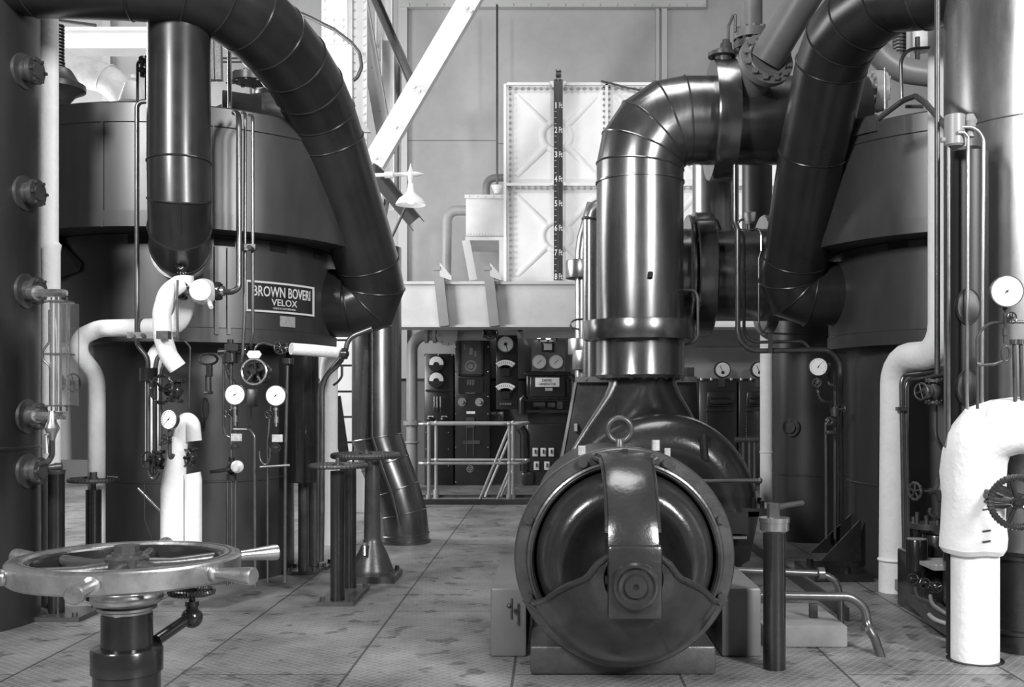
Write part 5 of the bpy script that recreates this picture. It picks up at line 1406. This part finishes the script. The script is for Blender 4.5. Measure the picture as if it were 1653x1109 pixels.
mb = MB(); mb.lathe([(-.05, .018), (0, .022), (.02, .03), (.05, .016)], P(1566, 203, 4.5), ZA, 16); mb.cyl(P(1519, 226, 4.5), P(1526, 226, 4.5), .012, n=10); part(mb, 'fitting', 'greypipe', t)
pipe('steam_tube', 'bent black pipe humping over the rim of the right boiler to the grey canister', [(1418, 192, 5.75), (1458, 162, 5.6), (1478, 155, 5.4), (1494, 166, 5.1), (1529, 207, 4.6)], 4.6, 'iron', bend=.12)
pipe('steam_tube', 'thin grey pipe rising from the humped black pipe and bending right', [(1456, 164, 5.6), (1454, 96, 5.6), (1466, 80, 5.6), (1500, 77, 5.6)], 3.0, 'tube', bend=.12)
pipe('steam_tube', 'thin straight bright tube at the left end of the humped black pipe', [(1428, 110, 5.75), (1429, 178, 5.75), (1434, 184, 5.72)], 1.7, 'steel', bend=.03)
mb = MB(); mb.tube([P(1462, 172, 5.7), P(1490, 172, 5.7)], m_(3, 5.7), n=8); solo(mb, 'hand_bar', 'short level dark bar on the rim of the right boiler', 'rod', 'iron')
t = T('flanged_pipe', 'pale grey level pipe with a bolted flange above the right boiler rim', 'pipe')
mb = MB(); mb.tube([P(1360, 148, 7.2), P(1414, 148, 7.2)], m_(21, 7.2), n=28); part(mb, 'pipe_shell', 'greypipe', t)
mb = MB(); mb.flange(P(1413, 148, 7.2), XA, m_(33, 7.2), .06, 10, .018, 36); mb.flange(P(1421, 148, 7.2), XA, m_(31, 7.2), .05, 10, .018, 36); part(mb, 'flange', 'greypipe', t)
pipe('elbow_pipe', 'mid grey curved pipe sweeping right above the right boiler', [(1388, 30, 7.4), (1404, 66, 7.4), (1424, 94, 7.4), (1456, 114, 7.4), (1510, 121, 7.4), (1560, 121, 7.4)], 20, 'grey', bend=.35, n=28)
t = T('spring_hanger', 'dark coil spring hanger behind the curved grey pipe at the upper right', 'spring')
mb = MB()
for i in range(9): mb.torus(P(1452, 44 + i * 5.6, 8.2), (.06, 0, 1), m_(9.5, 8.2), m_(2.4, 8.2), n=24, k=8)
mb.cyl(P(1452, 40, 8.2), P(1452, 92, 8.2), m_(8.5, 8.2)); part(mb, 'coil', 'iron', t)
mb = MB(); mb.tube([P(1467, 30, 8.1), P(1467, 105, 8.1)], m_(4, 8.1), n=10); part(mb, 'tie_rod', 'greypipe', t)
mb = MB(); mb.tube([P(1481, 60, 8.1), P(1481, 105, 8.1)], m_(4, 8.1), n=10); part(mb, 'spindle', 'iron', t)
pipe('steam_pipe', 'mottled lagged pipe end behind the coil spring at the upper right', [(1488, 20, 8.6), (1490, 82, 8.6)], 15, 'laggrey', bend=None, n=20)

# gauge group at the right edge
gauge('largest white pressure gauge at the right edge of the picture', 1626, 470, 4.2, 26, (-.14, -1, .0), ticks=False, ang=.75, group='pressure gauges on the boilers')
Yx = 4.25
t = T('gauge_siphon', 'dark coiled siphon tube and unions under the largest gauge at the right edge', 'pipe')
mb = MB(); mb.tube([P(1623, 494, Yx), P(1622, 555, Yx)], m_(2.6, Yx), n=10)
for a, b, r in ((494, 500, 4), (505, 522, 3.6), (530, 542, 4.5), (544, 552, 3.4)): mb.cyl(P(1622.5, a, Yx), P(1622.5, b, Yx), m_(r, Yx), n=8)
mb.ellipse_ring(P(1624, 571, Yx), XA, ZA, m_(6.5, Yx), m_(12, Yx), m_(2.3, Yx)); part(mb, 'siphon_coil', 'iron', t)
mb = MB(); mb.tube([P(1578, 660, Yx + .05), P(1577, 545, Yx + .05), P(1592, 522, Yx + .05), P(1620, 520, Yx)], m_(2.4, Yx), n=10, bend=.05)
mb.tube([P(1577, 590, Yx + .05), P(1605, 588, Yx + .02), P(1622, 582, Yx)], m_(2.4, Yx), n=10, bend=.03); mb.tube([P(1626, 520, Yx), P(1700, 520, Yx)], m_(2.6, Yx), n=10)
mb.cyl(P(1582, 588, Yx + .05), P(1576, 588, Yx + .05), m_(4, Yx), n=8); part(mb, 'impulse_tube', 'iron', t)
valve('small lobed black cock wheel beside the siphon under the largest gauge', 1628, 514, 4.22, 3.5, ZA, (.35, -1, .05), 9, spokes=6, stem=2.2)
for x, lab in ((1637, 'left'), (1648, 'right')):
    pipe('downpipe', 'dark upright pipe with a bolted flange above the big lagged elbow, %s of a pair' % lab, [(x - 1, 548, 4.35), (x, 560, 4.35), (x + 2, 660, 4.35)], 3.2, 'tube', bend=None, extra=lambda mb, r, x=x: mb.flange(P(x, 552, 4.35), ZA, m_(7, 4.35), .02, 5))

# gauge and cocks left of the right boiler foot
gauge('round white gauge with scale marks below the swan neck pipe, left of the right boiler', 1321, 592, 6.7, 15, (-.1, -1, .05), ang=.9, group='pressure gauges on the boilers')
t = T('gauge_siphon', 'dark curved siphon tube and cock under the gauge left of the right boiler', 'pipe')
mb = MB(); mb.tube([P(1321, 606, 6.75), P(1321, 640, 6.75), P(1330, 649, 6.75), P(1345, 650, 6.8)], m_(2.4, 6.7), n=10, bend=.06); part(mb, 'siphon_tube', 'iron', t)
mb = MB(); mb.wheel(P(1319, 618, 6.68), (-.3, -1, 0), m_(6.5, 6.7), m_(1.2, 6.7), 5); mb.cyl(P(1321, 613, 6.75), P(1321, 634, 6.75), m_(4, 6.7), n=8); part(mb, 'cock', 'iron', t)
mb = MB(); mb.tube([P(1338, 590, 6.85), P(1337, 620, 6.8), P(1345, 622, 6.8)], m_(2.6, 6.8), n=10, bend=.03); mb.pbox(1334, 586, 1341, 604, 6.8, .04); part(mb, 'isolating_valve', 'iron', t)
t = T('drain_valve', 'dark flanged drain valve pair on the upright pipe left of the right boiler', 'valve')
mb = MB(); mb.flange(P(1348, 660, 6.85), ZA, m_(8, 6.8), .05, 5); mb.flange(P(1348, 668, 6.85), ZA, m_(7, 6.8), .03, 5); mb.wheel(P(1363, 660, 6.8), XA, m_(5, 6.8), m_(1.5, 6.8)); mb.cyl(P(1348, 661, 6.85), P(1363, 660, 6.8), m_(2, 6.8), n=8); part(mb, 'cock', 'iron', t)
mb = MB(); mb.tube([P(1348, 600, 6.9), P(1348, 870, 6.9)], m_(2.4, 6.9), n=10); mb.tube([P(1338, 678, 6.85), P(1333, 684, 6.85), P(1334, 870, 6.85)], m_(2.6, 6.85), n=10, bend=.03)
mb.torus(P(1339, 680, 6.85), YA, m_(5, 6.85), m_(2.5, 6.85), n=20); part(mb, 'drain_tube', 'tube', t)
mb = MB(); mb.pbox(1335, 695, 1350, 702, 6.8, .08); part(mb, 'valve_body', 'iron', t, bevel=.01)

# dark shell and white pipe behind
t = T('feed_vessel', 'broad dark upright vessel with a round bolted cover behind the gauge pipes', 'vessel')
Yd = 8.6
mb = MB(); mb.lathe([(0, .325), (.54, .325), (.544, .331), (.552, .331), (.556, .325), (2.0, .325)], (P(1306, 0, Yd).x, Yd, 0), ZA, 64); part(mb, 'vessel_shell', 'vessel', t)
mb = MB(); c = V((P(1306, 0, Yd).x, Yd, 0)); p = P(1279, 690, surf(c, .325, 1279)); nr = V((p.x - c.x, p.y - c.y, 0)).normalized()
mb.flange(p, nr, m_(14.5, 8.4), .05, 8, .012); mb.cyl(p, p + nr * .05, m_(9, 8.4)); part(mb, 'inspection_cover', 'iron', t)
pipe('white_pipe', 'pale lagged upright pipe beside the broad dark vessel', [(1237, 530, 8.05), (1237, 860, 8.05)], 10, 'lag', bend=None, n=20,
     extra=lambda mb, r: mb.torus(P(1237, 730, 8.05), ZA, r, .006))

# twin dark pipes and valve right of the stepping white pipe
for x, r, lab in ((1455, 3.8, 'outer, thicker one of twin dark pipes tucked under the bend of the white lagged pipe'), (1462, 2.8, 'inner, thinner one of twin dark pipes tucked under the bend of the white lagged pipe')):
    y = 602 + (x - 1455) * 1.2
    pipe('downpipe', lab, [(1530, y - 9, 5.72), (1490, y, 5.85), (x + 5, y + 3, 6.0), (x, y + 14, 6.0), (x + 6, 950, 6.0)], r, 'tube', bend=.10)
mb = MB(); mb.pbox(1450, 657, 1466, 663, 5.96, .05); solo(mb, 'pipe_clamp', 'small clamp on the twin dark pipes beside the white lagged pipe', 'clamp', 'iron')
valve('black flanged angle valve on the dark pipe before the white lagged pipe', 1508, 632, 4.75, 15, ZA, (-1, -.55, 0), 13, stem=2.0, m='iron', wm='iron')
pipe('downpipe', 'dark pipe under the flanged angle valve, curving right behind the stitched jacket', [(1510, 650, 4.8), (1510, 705, 4.8), (1528, 735, 4.85)], 3.4, 'tube', bend=.08)

# feed pump behind the stitched pipe
t = T('feed_pump', 'low black feed pump with studs and a pot beside the twin dark pipes', 'pump')
Yf = 5.35
mb = MB(); mb.lathe([(0, m_(17, Yf)), (m_(48, Yf), m_(17, Yf)), (m_(50, Yf), m_(16, Yf))], P(1480, 920, Yf), ZA, 32); po = part(mb, 'pot', 'black', t)
mb = MB(); mb.cyl(P(1480, 870, Yf), P(1480, 869.3, Yf), m_(15.5, Yf), n=32); part(mb, 'pot_lid', 'greypipe', po)
mb = MB(); a, b = P(1468, 0, 5.6), P(1560, 0, 5.6); mb.box(((a.x + b.x) / 2, 5.6, .16), b.x - a.x, .4, .32); mb.cyl(P(1512, 940, 5.5), P(1512, 862, 5.5), m_(22, 5.5), n=24); mb.cyl(P(1480, 868, 5.5), P(1480, 845, 5.5), m_(6, 5.5), n=10); part(mb, 'pump_body', 'cast', t, bevel=.01)
mb = MB(); c = P(1500, 853, 5.5)
mb.cyl(c, c + V((0, 0, .03)), m_(30, 5.5), n=24)
for i in range(9): mb.cyl(c + V((math.cos(i * .7) * .08, math.sin(i * .7) * .08, .0)), c + V((math.cos(i * .7) * .08, math.sin(i * .7) * .08, .06 + .02 * (i % 2))), .011, n=6)
part(mb, 'cover_flange', 'iron', t)
mb = MB(); mb.tube([P(1500, 793, 5.4), P(1560, 793, 5.4)], m_(5, 5.4), n=12); mb.tube([P(1486, 793, 5.4), P(1506, 793, 5.4)], m_(2.4, 5.4), n=10); mb.tube([P(1520, 793, 5.4), P(1520, 850, 5.45)], m_(6, 5.4), n=12); mb.lathe([(-.06, .03), (0, .05), (.06, .03)], P(1522, 790, 5.4), ZA, 16); mb.tube([P(1502, 820, 5.4), P(1500, 828, 5.4), P(1508, 834, 5.4), P(1530, 838, 5.4)], m_(3, 5.4), n=10, bend=.03); part(mb, 'pipework', 'iron', t, whole=True)
mb = MB(); mb.wheel(P(1477, 793, 5.4), (-1, -.45, 0), m_(13.5, 5.4), m_(2.2, 5.4), 5, None, 10); part(mb, 'handwheel', 'iron', t)
mb = MB(); mb.pbox(1507, 915, 1560, 921, 5.1, .3)
for i in range(4): mb.cyl(P(1512 + i * 9, 915, 5.15), P(1512 + i * 9, 911, 5.15), .01, n=6)
part(mb, 'lower_flange', 'label', t)
for i in range(3): valve('small black drain cock at the foot of the feed pump, %s of three' % ('leftmost', 'middle', 'rightmost')[i], 1473 + i * 17, (935, 942, 948)[i], 5.1 - .06 * i, 6, ZA, (-.3 + .2 * i, -1, .2), 8, knurl=8, stem=2.0, name='drain_cock')
for i, (pts, lab) in enumerate((([(1478, 950, 5.05), (1482, 966, 4.95), (1510, 975, 4.85)], 'black hose curling on the floor below the feed pump drain cocks'),
        ([(1502, 962, 4.9), (1504, 975, 4.85), (1518, 985, 4.8), (1545, 1000, 4.75)], 'grey hose end beside the stitched lagged pipe, upper one'),
        ([(1500, 992, 4.85), (1508, 1000, 4.8), (1545, 1012, 4.75)], 'grey hose lying along the floor edge beside the stitched lagged pipe, lower one'))):
    pipe('hose', lab, pts, 3.6, ('iron', 'grey', 'greypipe')[i], bend=.08, cat='hose')
mb = MB(); mb.prism([P(1440, 947, 6.2), P(1462, 945, 6.2), P(1532, 1005, 4.9), P(1532, 1030, 4.72), P(1500, 1008, 5.0)], (0, 0, .06)); solo(mb, 'drip_tray', 'black edged drip tray on the floor under the feed pump', 'tray', 'iron')

# stitched lagged elbow at the right
t = T('lagged_elbow', 'large white lagged pipe with a stitched jacket elbow, right foreground', 'pipe')
mb = MB(); mb.tube([P(1574, 1066, 4.55), P(1574, 880, 4.55), P(1573, 720, 4.55)], m_(37, 4.55), n=40); part(mb, 'pipe_lagging', 'lag', t)
mb = MB(); mb.lathe([(.0, m_(37, 4.55)), (.004, m_(37, 4.55)), (.004, m_(44, 4.55)), (.0, m_(44, 4.55))], (P(1574, 0, 4.55).x, 4.55, 0), ZA, 40, closed=True); part(mb, 'floor_gap', 'mattblack', t)  # flat black ring painting the dark gap between pipe and floor
mb = MB(); px_ = [(1571, 892, 4.55, 45), (1571, 884, 4.55, 51), (1571, 868, 4.55, 52), (1571, 835, 4.55, 48), (1571, 800, 4.54, 49), (1571, 765, 4.53, 50), (1573, 738, 4.51, 51), (1580, 715, 4.49, 50), (1594, 699, 4.46, 49), (1614, 690, 4.44, 47), (1640, 687, 4.41, 46), (1720, 686, 4.38, 45), (1800, 686, 4.46, 45), (1850, 686, 4.66, 45)]
rs = mb.tube([P(*p[:3]) for p in px_], [m_(p[3], p[2]) for p in px_], n=44)
for i, v in enumerate(mb.v):
    mb.v[i] = v + V((math.sin(v.z * 37 + v.x * 21), math.sin(v.z * 29 + 2), math.sin(v.x * 41 + v.z * 13))) * .0035
part(mb, 'stitched_jacket', 'lag', t)
mb = MB()
for y, Y in ((722, 4.38), (745, 4.40), (770, 4.41), (822, 4.41), (857, 4.41), (874, 4.40)):
    mb.tube([P(1586, y + 1, Y), P(1599, y - 1, Y)], .004, n=6)
part(mb, 'lacing', 'iron', t)
t = T('stop_valve', 'black ribbed handwheel and spindle sticking out of the stitched jacket, right edge', 'valve')
mb = MB(); mb.lathe([(0, .04), (.05, .06), (.08, .05), (.12, .028), (.2, .022)], P(1590, 800, 4.45), (.75, -.65, -.05), 20); mb.tube([P(1592, 800, 4.4), P(1640, 811, 4.2)], m_(6, 4.3), n=12)
for dy in (-9, 9): mb.tube([P(1588, 800 + dy, 4.42), P(1612, 806 + dy * .7, 4.3), P(1640, 811, 4.22)], m_(3.6, 4.3), n=10)
part(mb, 'yoke', 'cast', t)
mb = MB(); mb.wheel(P(1642, 811, 4.18), (-.25, -1, .05), m_(40, 4.18), m_(5.4, 4.18), 5, m_(10, 4.18), 44, phase=.55, amp=.12); part(mb, 'handwheel', 'cast', t)

# floor pipes right of the motor
pipe('floor_pipe', 'far dark pipe running right from behind the motor and dropping to the floor', [(1180, 920, 5.15), (1325, 926, 5.15), (1350, 936, 5.15), (1357, 965, 5.15), (1357, 1010, 5.15)], 5.4, 'tube', bend=.1, extra=lambda mb, r: mb.flange(P(1325, 926, 5.15), XA, r * 2, .03, 6))
pipe('floor_pipe', 'dark pipe running right from the motor foot and kinking down to the floor, near one', [(1226, 961, 4.75), (1372, 963, 4.75), (1397, 980, 4.75), (1400, 1010, 4.75), (1412, 1030, 4.68), (1424, 1066, 4.6)], 7.2, 'tube', bend=.09, extra=lambda mb, r: mb.flange(P(1401, 1014, 4.74), ZA, r * 1.6, .02, 6))
mb = MB(); a, b = P(1232, 0, 4.8), P(1366, 0, 4.8); mb.box(((a.x + b.x) / 2, 5.05, .05), b.x - a.x, .55, .10); solo(mb, 'concrete_plinth', 'low pale concrete plinth beside the motor foot, under the dark floor pipes', 'plinth', 'concrete', bevel=.008)
mb = MB(); mb.pbox(1308, 975, 1320, 999, 4.95, .03); solo(mb, 'pipe_support', 'short dark bracket holding the dark floor pipes on the plinth', 'bracket', 'iron')
mb = MB(); mb.bar(V((1.56, 8.3, .02)), V((1.56, 5.35, .02)), [(-.0, -.05), (.02, -.05), (.02, .05), (0, .05)], ZA); solo(mb, 'floor_kerb', 'dark flat kerb strip along the floor beside the blower', 'kerb', 'iron')
# ------------------------------------------------------------------ valve pedestals
def post(name, label, x, ybase, ytop, rpx, Y=None, cap='cap', plate=None, pm='black'):
    Y = Y or F * H / (ybase - CY)
    t = T(name, label, 'pedestal')
    X = P(x, 0, Y).x; zt_ = P(0, ytop, Y).z; r = m_(rpx, Y)
    mb = MB(); mb.lathe([(0, r), (zt_, r)], (X, Y, 0), ZA, 28); part(mb, 'post', pm, t)
    if cap == 'cap':
        mb = MB(); mb.lathe([(zt_ - .004, r * 1.02), (zt_, r * 1.35), (zt_ + .018, r * 1.35), (zt_ + .02, r * 1.1), (zt_ + .03, r * 1.1)], (X, Y, 0), ZA, 28); part(mb, 'post_cap', 'steel', t)
    if plate:
        mb = MB(); mb.box((X + plate[2], Y + plate[3], .012), plate[0], plate[1], .024)
        for sx in (-1, 1):
            for sy in (-1, 1): mb.cyl((X + plate[2] + sx * plate[0] * .38, Y + plate[3] + sy * plate[1] * .38, .024), (X + plate[2] + sx * plate[0] * .38, Y + plate[3] + sy * plate[1] * .38, .045), .014, n=6)
        part(mb, 'base_plate', 'iron', t)
    return t, X, Y, zt_, r
# left post with lever
t, X, Y, z, r = post('valve_pedestal', 'black pedestal with a flat lever beside the far left vessel', 91, 996, 762, 12.5, cap=None, plate=(.32, .30, .02, .02))
mb = MB(); mb.lathe([(z - .01, r), (z, r * 1.1), (z + .012, r * 1.1), (z + .012, r * .3), (z + .03, r * .3), (z + .05, r * .22)], (X, Y, 0), ZA, 24); part(mb, 'spindle', 'iron', t)
mb = MB(); mb.tube([V((X + .03, Y, z + .03)), V((X - .06, Y - .02, z + .024)), V((X - .17, Y - .04, z + .012))], [.022, .014, .012], n=12); part(mb, 'lever', 'iron', t)
t, X, Y, z, r = post('valve_pedestal', 'black pedestal with a level gear toothed wheel before the white lagged pipe', 151, 968, 790, 12, cap=None)
mb = MB(); mb.cyl((X, Y, z), (X, Y, z + .09), .014, n=10); mb.cyl((X, Y, z + .06), (X, Y, z + .10), .02, n=6); part(mb, 'spindle', 'iron', t)
mb = MB(); mb.wheel(V((X, Y, z + .055)), ZA, m_(36, Y), m_(3.6, Y), 4, None, 44, amp=.1); part(mb, 'handwheel', 'iron', t)
# two posts near the boiler
t, X, Y, z, r = post('valve_pedestal', 'slim black pedestal with a small tee lever, left of two beside the left boiler', 490, 925, 772, 8.5, cap='cap', plate=(.22, .22, 0, .02), pm='iron')
mb = MB(); mb.cyl((X, Y, z), (X, Y, z + .09), .009, n=8); mb.tube([V((X - .05, Y, z + .075)), V((X + .12, Y, z + .085))], .009, n=8); mb.sphere((X, Y, z + .095), .014, 10, 6); part(mb, 'lever', 'iron', t)
t, X, Y, z, r = post('valve_pedestal', 'slim black pedestal with a square head, right of two beside the left boiler', 507, 917, 766, 8.5, cap='cap', plate=(.22, .22, 0, .02), pm='iron')
mb = MB(); mb.box((X - .02, Y, z + .05), .05, .05, .06); mb.cyl((X, Y, z), (X, Y, z + .05), .02, n=8); part(mb, 'spindle', 'iron', t)
# pair on one plate
Yb_ = F * H / (975 - CY)
t = T('valve_pedestal', 'pair of black posts on one bolted base plate with a small level gear wheel', 'pedestal')
a = P(545, 975, Yb_); Y2 = F * H / (955 - CY) ; b = P(566, 955, Y2)
mb = MB(); mb.lathe([(0, m_(11.5, Yb_)), (P(0, 760, Yb_).z, m_(11.5, Yb_))], (a.x, Yb_, 0), ZA, 28); mb2 = MB(); mb2.lathe([(0, m_(9, Y2)), (P(0, 752, Y2).z, m_(9, Y2))], (b.x, Y2, 0), ZA, 28)
part(mb, 'post', 'black', t); part(mb2, 'post', 'black', t)
mb = MB(); mb.box(((a.x + b.x) / 2 - .0, (Yb_ + Y2) / 2, .012), .205, .52, .024)
for sx in (-.08, .08):
    for sy in (-.22, .22): mb.cyl(((a.x + b.x) / 2 + sx, (Yb_ + Y2) / 2 + sy, .024), ((a.x + b.x) / 2 + sx, (Yb_ + Y2) / 2 + sy, .045), .014, n=6)
part(mb, 'base_plate', 'iron', t)
z = P(0, 756, Yb_).z
mb = MB(); mb.lathe([(z - .004, m_(11.5, Yb_)), (z + .004, m_(14, Yb_)), (z + .012, m_(13, Yb_))], (a.x, Yb_, 0), ZA, 28); mb.cyl((a.x, Yb_, z), (a.x, Yb_, z + .06), .012, n=8); part(mb, 'spindle', 'iron', t)
mb = MB(); mb.wheel(V((P(543, 0, Yb_).x, Yb_ + .05, z + .012)), ZA, m_(44, Yb_), m_(3.6, Yb_), 4, None, 44, amp=.1); part(mb, 'handwheel', 'iron', t)
# trumpet pedestal with the larger wheel
Yt2 = 6.62
t = T('trumpet_pedestal', 'black trumpet footed pedestal with a large level gear toothed wheel', 'pedestal')
X = P(601, 0, Yt2).x
def z_(y): return P(0, y, Yt2).z
mb = MB(); mb.lathe([(.03, m_(34, Yt2)), (z_(921), m_(34, Yt2)), (z_(917), m_(33, Yt2)), (z_(895), m_(25, Yt2)), (z_(875), m_(15, Yt2)), (z_(868), m_(13, Yt2)), (z_(866), m_(13.5, Yt2)), (z_(760), m_(11.8, Yt2)), (z_(740), m_(11.5, Yt2))], (X, Yt2, 0), ZA, 40); part(mb, 'pedestal_body', 'iron', t)
mb = MB(); mb.box((X, Yt2, .02), .34, .34, .04)
for sx in (-1, 1):
    for sy in (-1, 1): mb.cyl((X + sx * .14, Yt2 + sy * .14, .04), (X + sx * .14, Yt2 + sy * .14, .065), .016, n=6)
part(mb, 'base_plate', 'iron', t)
mb = MB(); mb.wheel(V((P(591, 0, Yt2).x, Yt2 - .02, z_(735))), ZA, m_(51, Yt2), m_(4.6, Yt2), 5, None, 60, amp=.08); part(mb, 'handwheel', 'iron', t)
mb = MB(); mb.tube([P(588, 882, Yt2 - .11), P(588, 897, Yt2 - .13)], .012, n=8); mb.cyl(P(588, 877, Yt2 - .10), P(588, 882, Yt2 - .11), .016, n=8); part(mb, 'oiler', 'steel', t, whole=True)
# right post with lever
t, X, Y, z, r = post('valve_pedestal', 'stout black pedestal with a bright cap and lever, right of the motor', 1250, 1079, 848, 18, cap=None)
mb = MB(); mb.lathe([(z - .03, r), (z - .02, r * 1.28), (z + .012, r * 1.28), (z + .014, r * 1.36), (z + .034, r * 1.36), (z + .036, r * .5), (z + .06, r * .42), (z + .07, r * .42)], (X, Y, 0), ZA, 36); part(mb, 'post_cap', 'steel', t)
mb = MB(); mb.cyl((X - .005, Y, z + .035), (X - .005, Y, z + .095), .028, n=8); mb.tube([V((X, Y, z + .075)), V((X + .06, Y + .05, z + .08)), V((X + .15, Y + .12, z + .084))], [.016, .012, .012], n=10); part(mb, 'lever', 'iron', t)

# ------------------------------------------------------------------ foreground ship's wheel valve
Yw = 2.81
HC = P(205, 903, Yw)
t = T('wheel_pedestal', 'large bright brass handwheel with six spokes and handles on a black column, left foreground', 'handwheel')
mb = MB(); k = m_(1, Yw)
mb.lathe([(-.046, .245), (-.048, .252), (-.048, .292), (-.042, .300), (.004, .302), (.010, .296), (.012, .288), (.012, .258), (.006, .254), (-.044, .253)], HC, ZA, 120, closed=True); part(mb, 'wheel_rim', 'brass', t)
mb = MB(); mb.lathe([(-.047, .238), (-.047, .2525), (.004, .2525), (.005, .246), (.0, .240)], HC, ZA, 120, closed=True); rs_ = part(mb, 'rim_lining', 'black', t)
mb = MB(); mb.torus(HC + V((0, 0, .012)), ZA, .272, .003, n=80, k=6); part(mb, 'rim_groove', 'iron', t)
for i in range(6):
    a = math.radians(-83 + 60 * i); d = V((math.cos(a), math.sin(a), 0))
    mb = MB(); mb.tube([HC + d * .03 + V((0, 0, -.018)), HC + d * .12 + V((0, 0, -.020)), HC + d * .25 + V((0, 0, -.018))], [.022, .014, .018], n=12); part(mb, 'spoke', 'frame', t)
    mb = MB(); mb.lathe([(.296, .018), (.302, .022), (.310, .022), (.314, .014), (.322, .015), (.36, .018), (.415, .0235), (.428, .0235), (.432, .020), (.433, .0)], HC + V((0, 0, -.018)), d, 24); part(mb, 'handle', 'brass', t)
mb = MB(); mb.lathe([(-.05, .034), (-.03, .055), (.005, .058), (.012, .052), (.014, .030)], HC, ZA, 32); part(mb, 'hub', 'frame', t)
mb = MB(); mb.cyl(HC, HC + V((0, 0, .04)), .033, n=6); mb.cyl(HC + V((0, 0, .012)), HC + V((0, 0, .02)), .04, n=24); part(mb, 'hub_nut', 'iron', t)
X, Y = HC.x, HC.y
zk = lambda y: P(0, y, Yw).z
mb = MB(); mb.lathe([(zk(1000), .058), (zk(985), .066), (zk(982), .078), (zk(978), .078), (zk(976), .070), (zk(973), .086), (zk(968), .094), (zk(964), .0955), (zk(960), .094), (zk(956), .086), (zk(955), .076), (zk(948), .072), (zk(946), .030), (zk(930), .028)], (X, Y, 0), ZA, 56); part(mb, 'collar', 'brass', t)
mb = MB(); mb.lathe([(0, .14), (.03, .14), (.035, .088), (zk(1085), .088), (zk(1083), .094), (zk(1048), .094), (zk(1044), .090), (zk(1042), .068), (zk(990), .067)], (X, Y, 0), ZA, 48); part(mb, 'column', 'black', t)
t = T('bypass_valve', 'small black globe valve with a level wheel on an arm of the foreground column', 'valve')
Yv2 = 3.0
mb = MB(); mb.tube([P(252, 1034, 2.86), P(306, 997, Yv2)], m_(9, Yv2), n=18); part(mb, 'arm', 'black', t)
mb = MB(); mb.sphere(P(310, 997, Yv2), m_(17, Yv2), 24, 14); mb.lathe([(0, m_(10, Yv2)), (m_(12, Yv2), m_(9, Yv2)), (m_(12, Yv2), m_(11, Yv2)), (m_(20, Yv2), m_(11, Yv2)), (m_(20, Yv2), m_(5, Yv2)), (m_(42, Yv2), m_(4.5, Yv2))], P(310, 990, Yv2), ZA, 18); part(mb, 'valve_body', 'black', t)
mb = MB(); mb.wheel(P(309.5, 955, Yv2), ZA, m_(32, Yv2), m_(5, Yv2), 4, m_(8, Yv2), 40, amp=.14); part(mb, 'handwheel', 'cast', t)
# ------------------------------------------------------------------ camera, daylight
settle()
GROUPS = {'steel_brace': 'braces of the steelwork behind the left boiler', 'valve_pedestal': 'valve pedestals standing on the floor', 'downpipe': 'small bore pipes round the boilers',
          'globe_valve': 'hand valves on the pipework', 'drain_cock': 'drain cocks at the feed pump foot', 'tag_plate': 'tags under the blank gauges', 'siphon_tube': 'siphon tubes under gauges',
          'impulse_tube': 'thin impulse tubes on the left boiler', 'pipe_clamp': 'pipe clamps', 'beam_bracket': 'brackets on the white beam', 'indicator_lamp': 'globe lamps over the generator cubicle',
          'switch_cubicle': 'switch cubicles beyond the compressor', 'switch_cabinet': 'switch cabinets behind the railing', 'steam_generator': 'steam generators', 'hose': 'hoses by the feed pump',
          'air_duct': 'great bent air ducts', 'floor_pipe': 'floor pipes right of the motor', 'slim_pipe': 'slim pipes beside the fat pipe', 'loop_pipe': 'lagged loop pipes', 'upright_vessel': 'upright vessels at the picture edges',
          'steam_tube': 'tubes over the right boiler rim', 'meter_panel': 'meter panels', 'pipe_flange': 'loose flanges on the left boiler pipes', 'feed_pipe': 'cistern pipes', 'gusset_plate': 'gusset plates of the steelwork'}
for o in list(COL.objects):
    k = o.name.split('.')[0]
    if o.parent is None and 'label' in o and k in GROUPS and 'group' not in o: o['group'] = GROUPS[k]
cam = bpy.data.cameras.new('camera')
cam.sensor_width = 36; cam.lens = 36 * F / 1653
cam.shift_x = (826.5 - CX) / 1653; cam.shift_y = (CY - 554.5) / 1653
cam.clip_end = 60
co = bpy.data.objects.new('camera', cam); COL.objects.link(co)
co.location = (0, 0, H); co.rotation_euler = (PI / 2, 0, 0)
S.camera = co

w = bpy.data.worlds.new('overcast_daylight'); S.world = w; w.use_nodes = True
bg = w.node_tree.nodes['Background']
bg.inputs['Color'].default_value = (1, 1, 1, 1); bg.inputs['Strength'].default_value = 0.09

def area(name, loc, target, sx, sy, power):
    l = bpy.data.lights.new(name, 'AREA'); l.shape = 'RECTANGLE'; l.size = sx; l.size_y = sy; l.energy = power
    o = bpy.data.objects.new(name, l); COL.objects.link(o); o.location = loc
    o.rotation_euler = (V(target) - V(loc)).to_track_quat('-Z', 'Y').to_euler()
    return o
area('hall_window_left', (-3.9, -1.5, 4.8), (1.5, 6.5, 2.0), 0.9, 1.5, 640)
area('hall_window_right', (4.6, -1.5, 4.2), (-1.5, 6.5, 1.5), 1.0, 2.2, 760)
area('roof_light', (0.2, 6.2, 8.4), (0.4, 6.6, 0), 3.0, 3.0, 260)
area('tank_fill', (-5.3, 8.8, 3.3), (1.6, 13.4, 2.6), 2.0, 2.6, 360)  # added area light brightening the tank and beam; no window is built here
area('gable_window', (-8.6, 12.0, 4.6), (-4.0, 13.5, 3.6), 3.0, 3.0, 250)

vs = S.view_settings
S.display_settings.display_device = 'sRGB'
vs.view_transform = 'Standard'; vs.look = 'None'; vs.gamma = 1.0; vs.use_curve_mapping = False
vs.exposure = 0.0
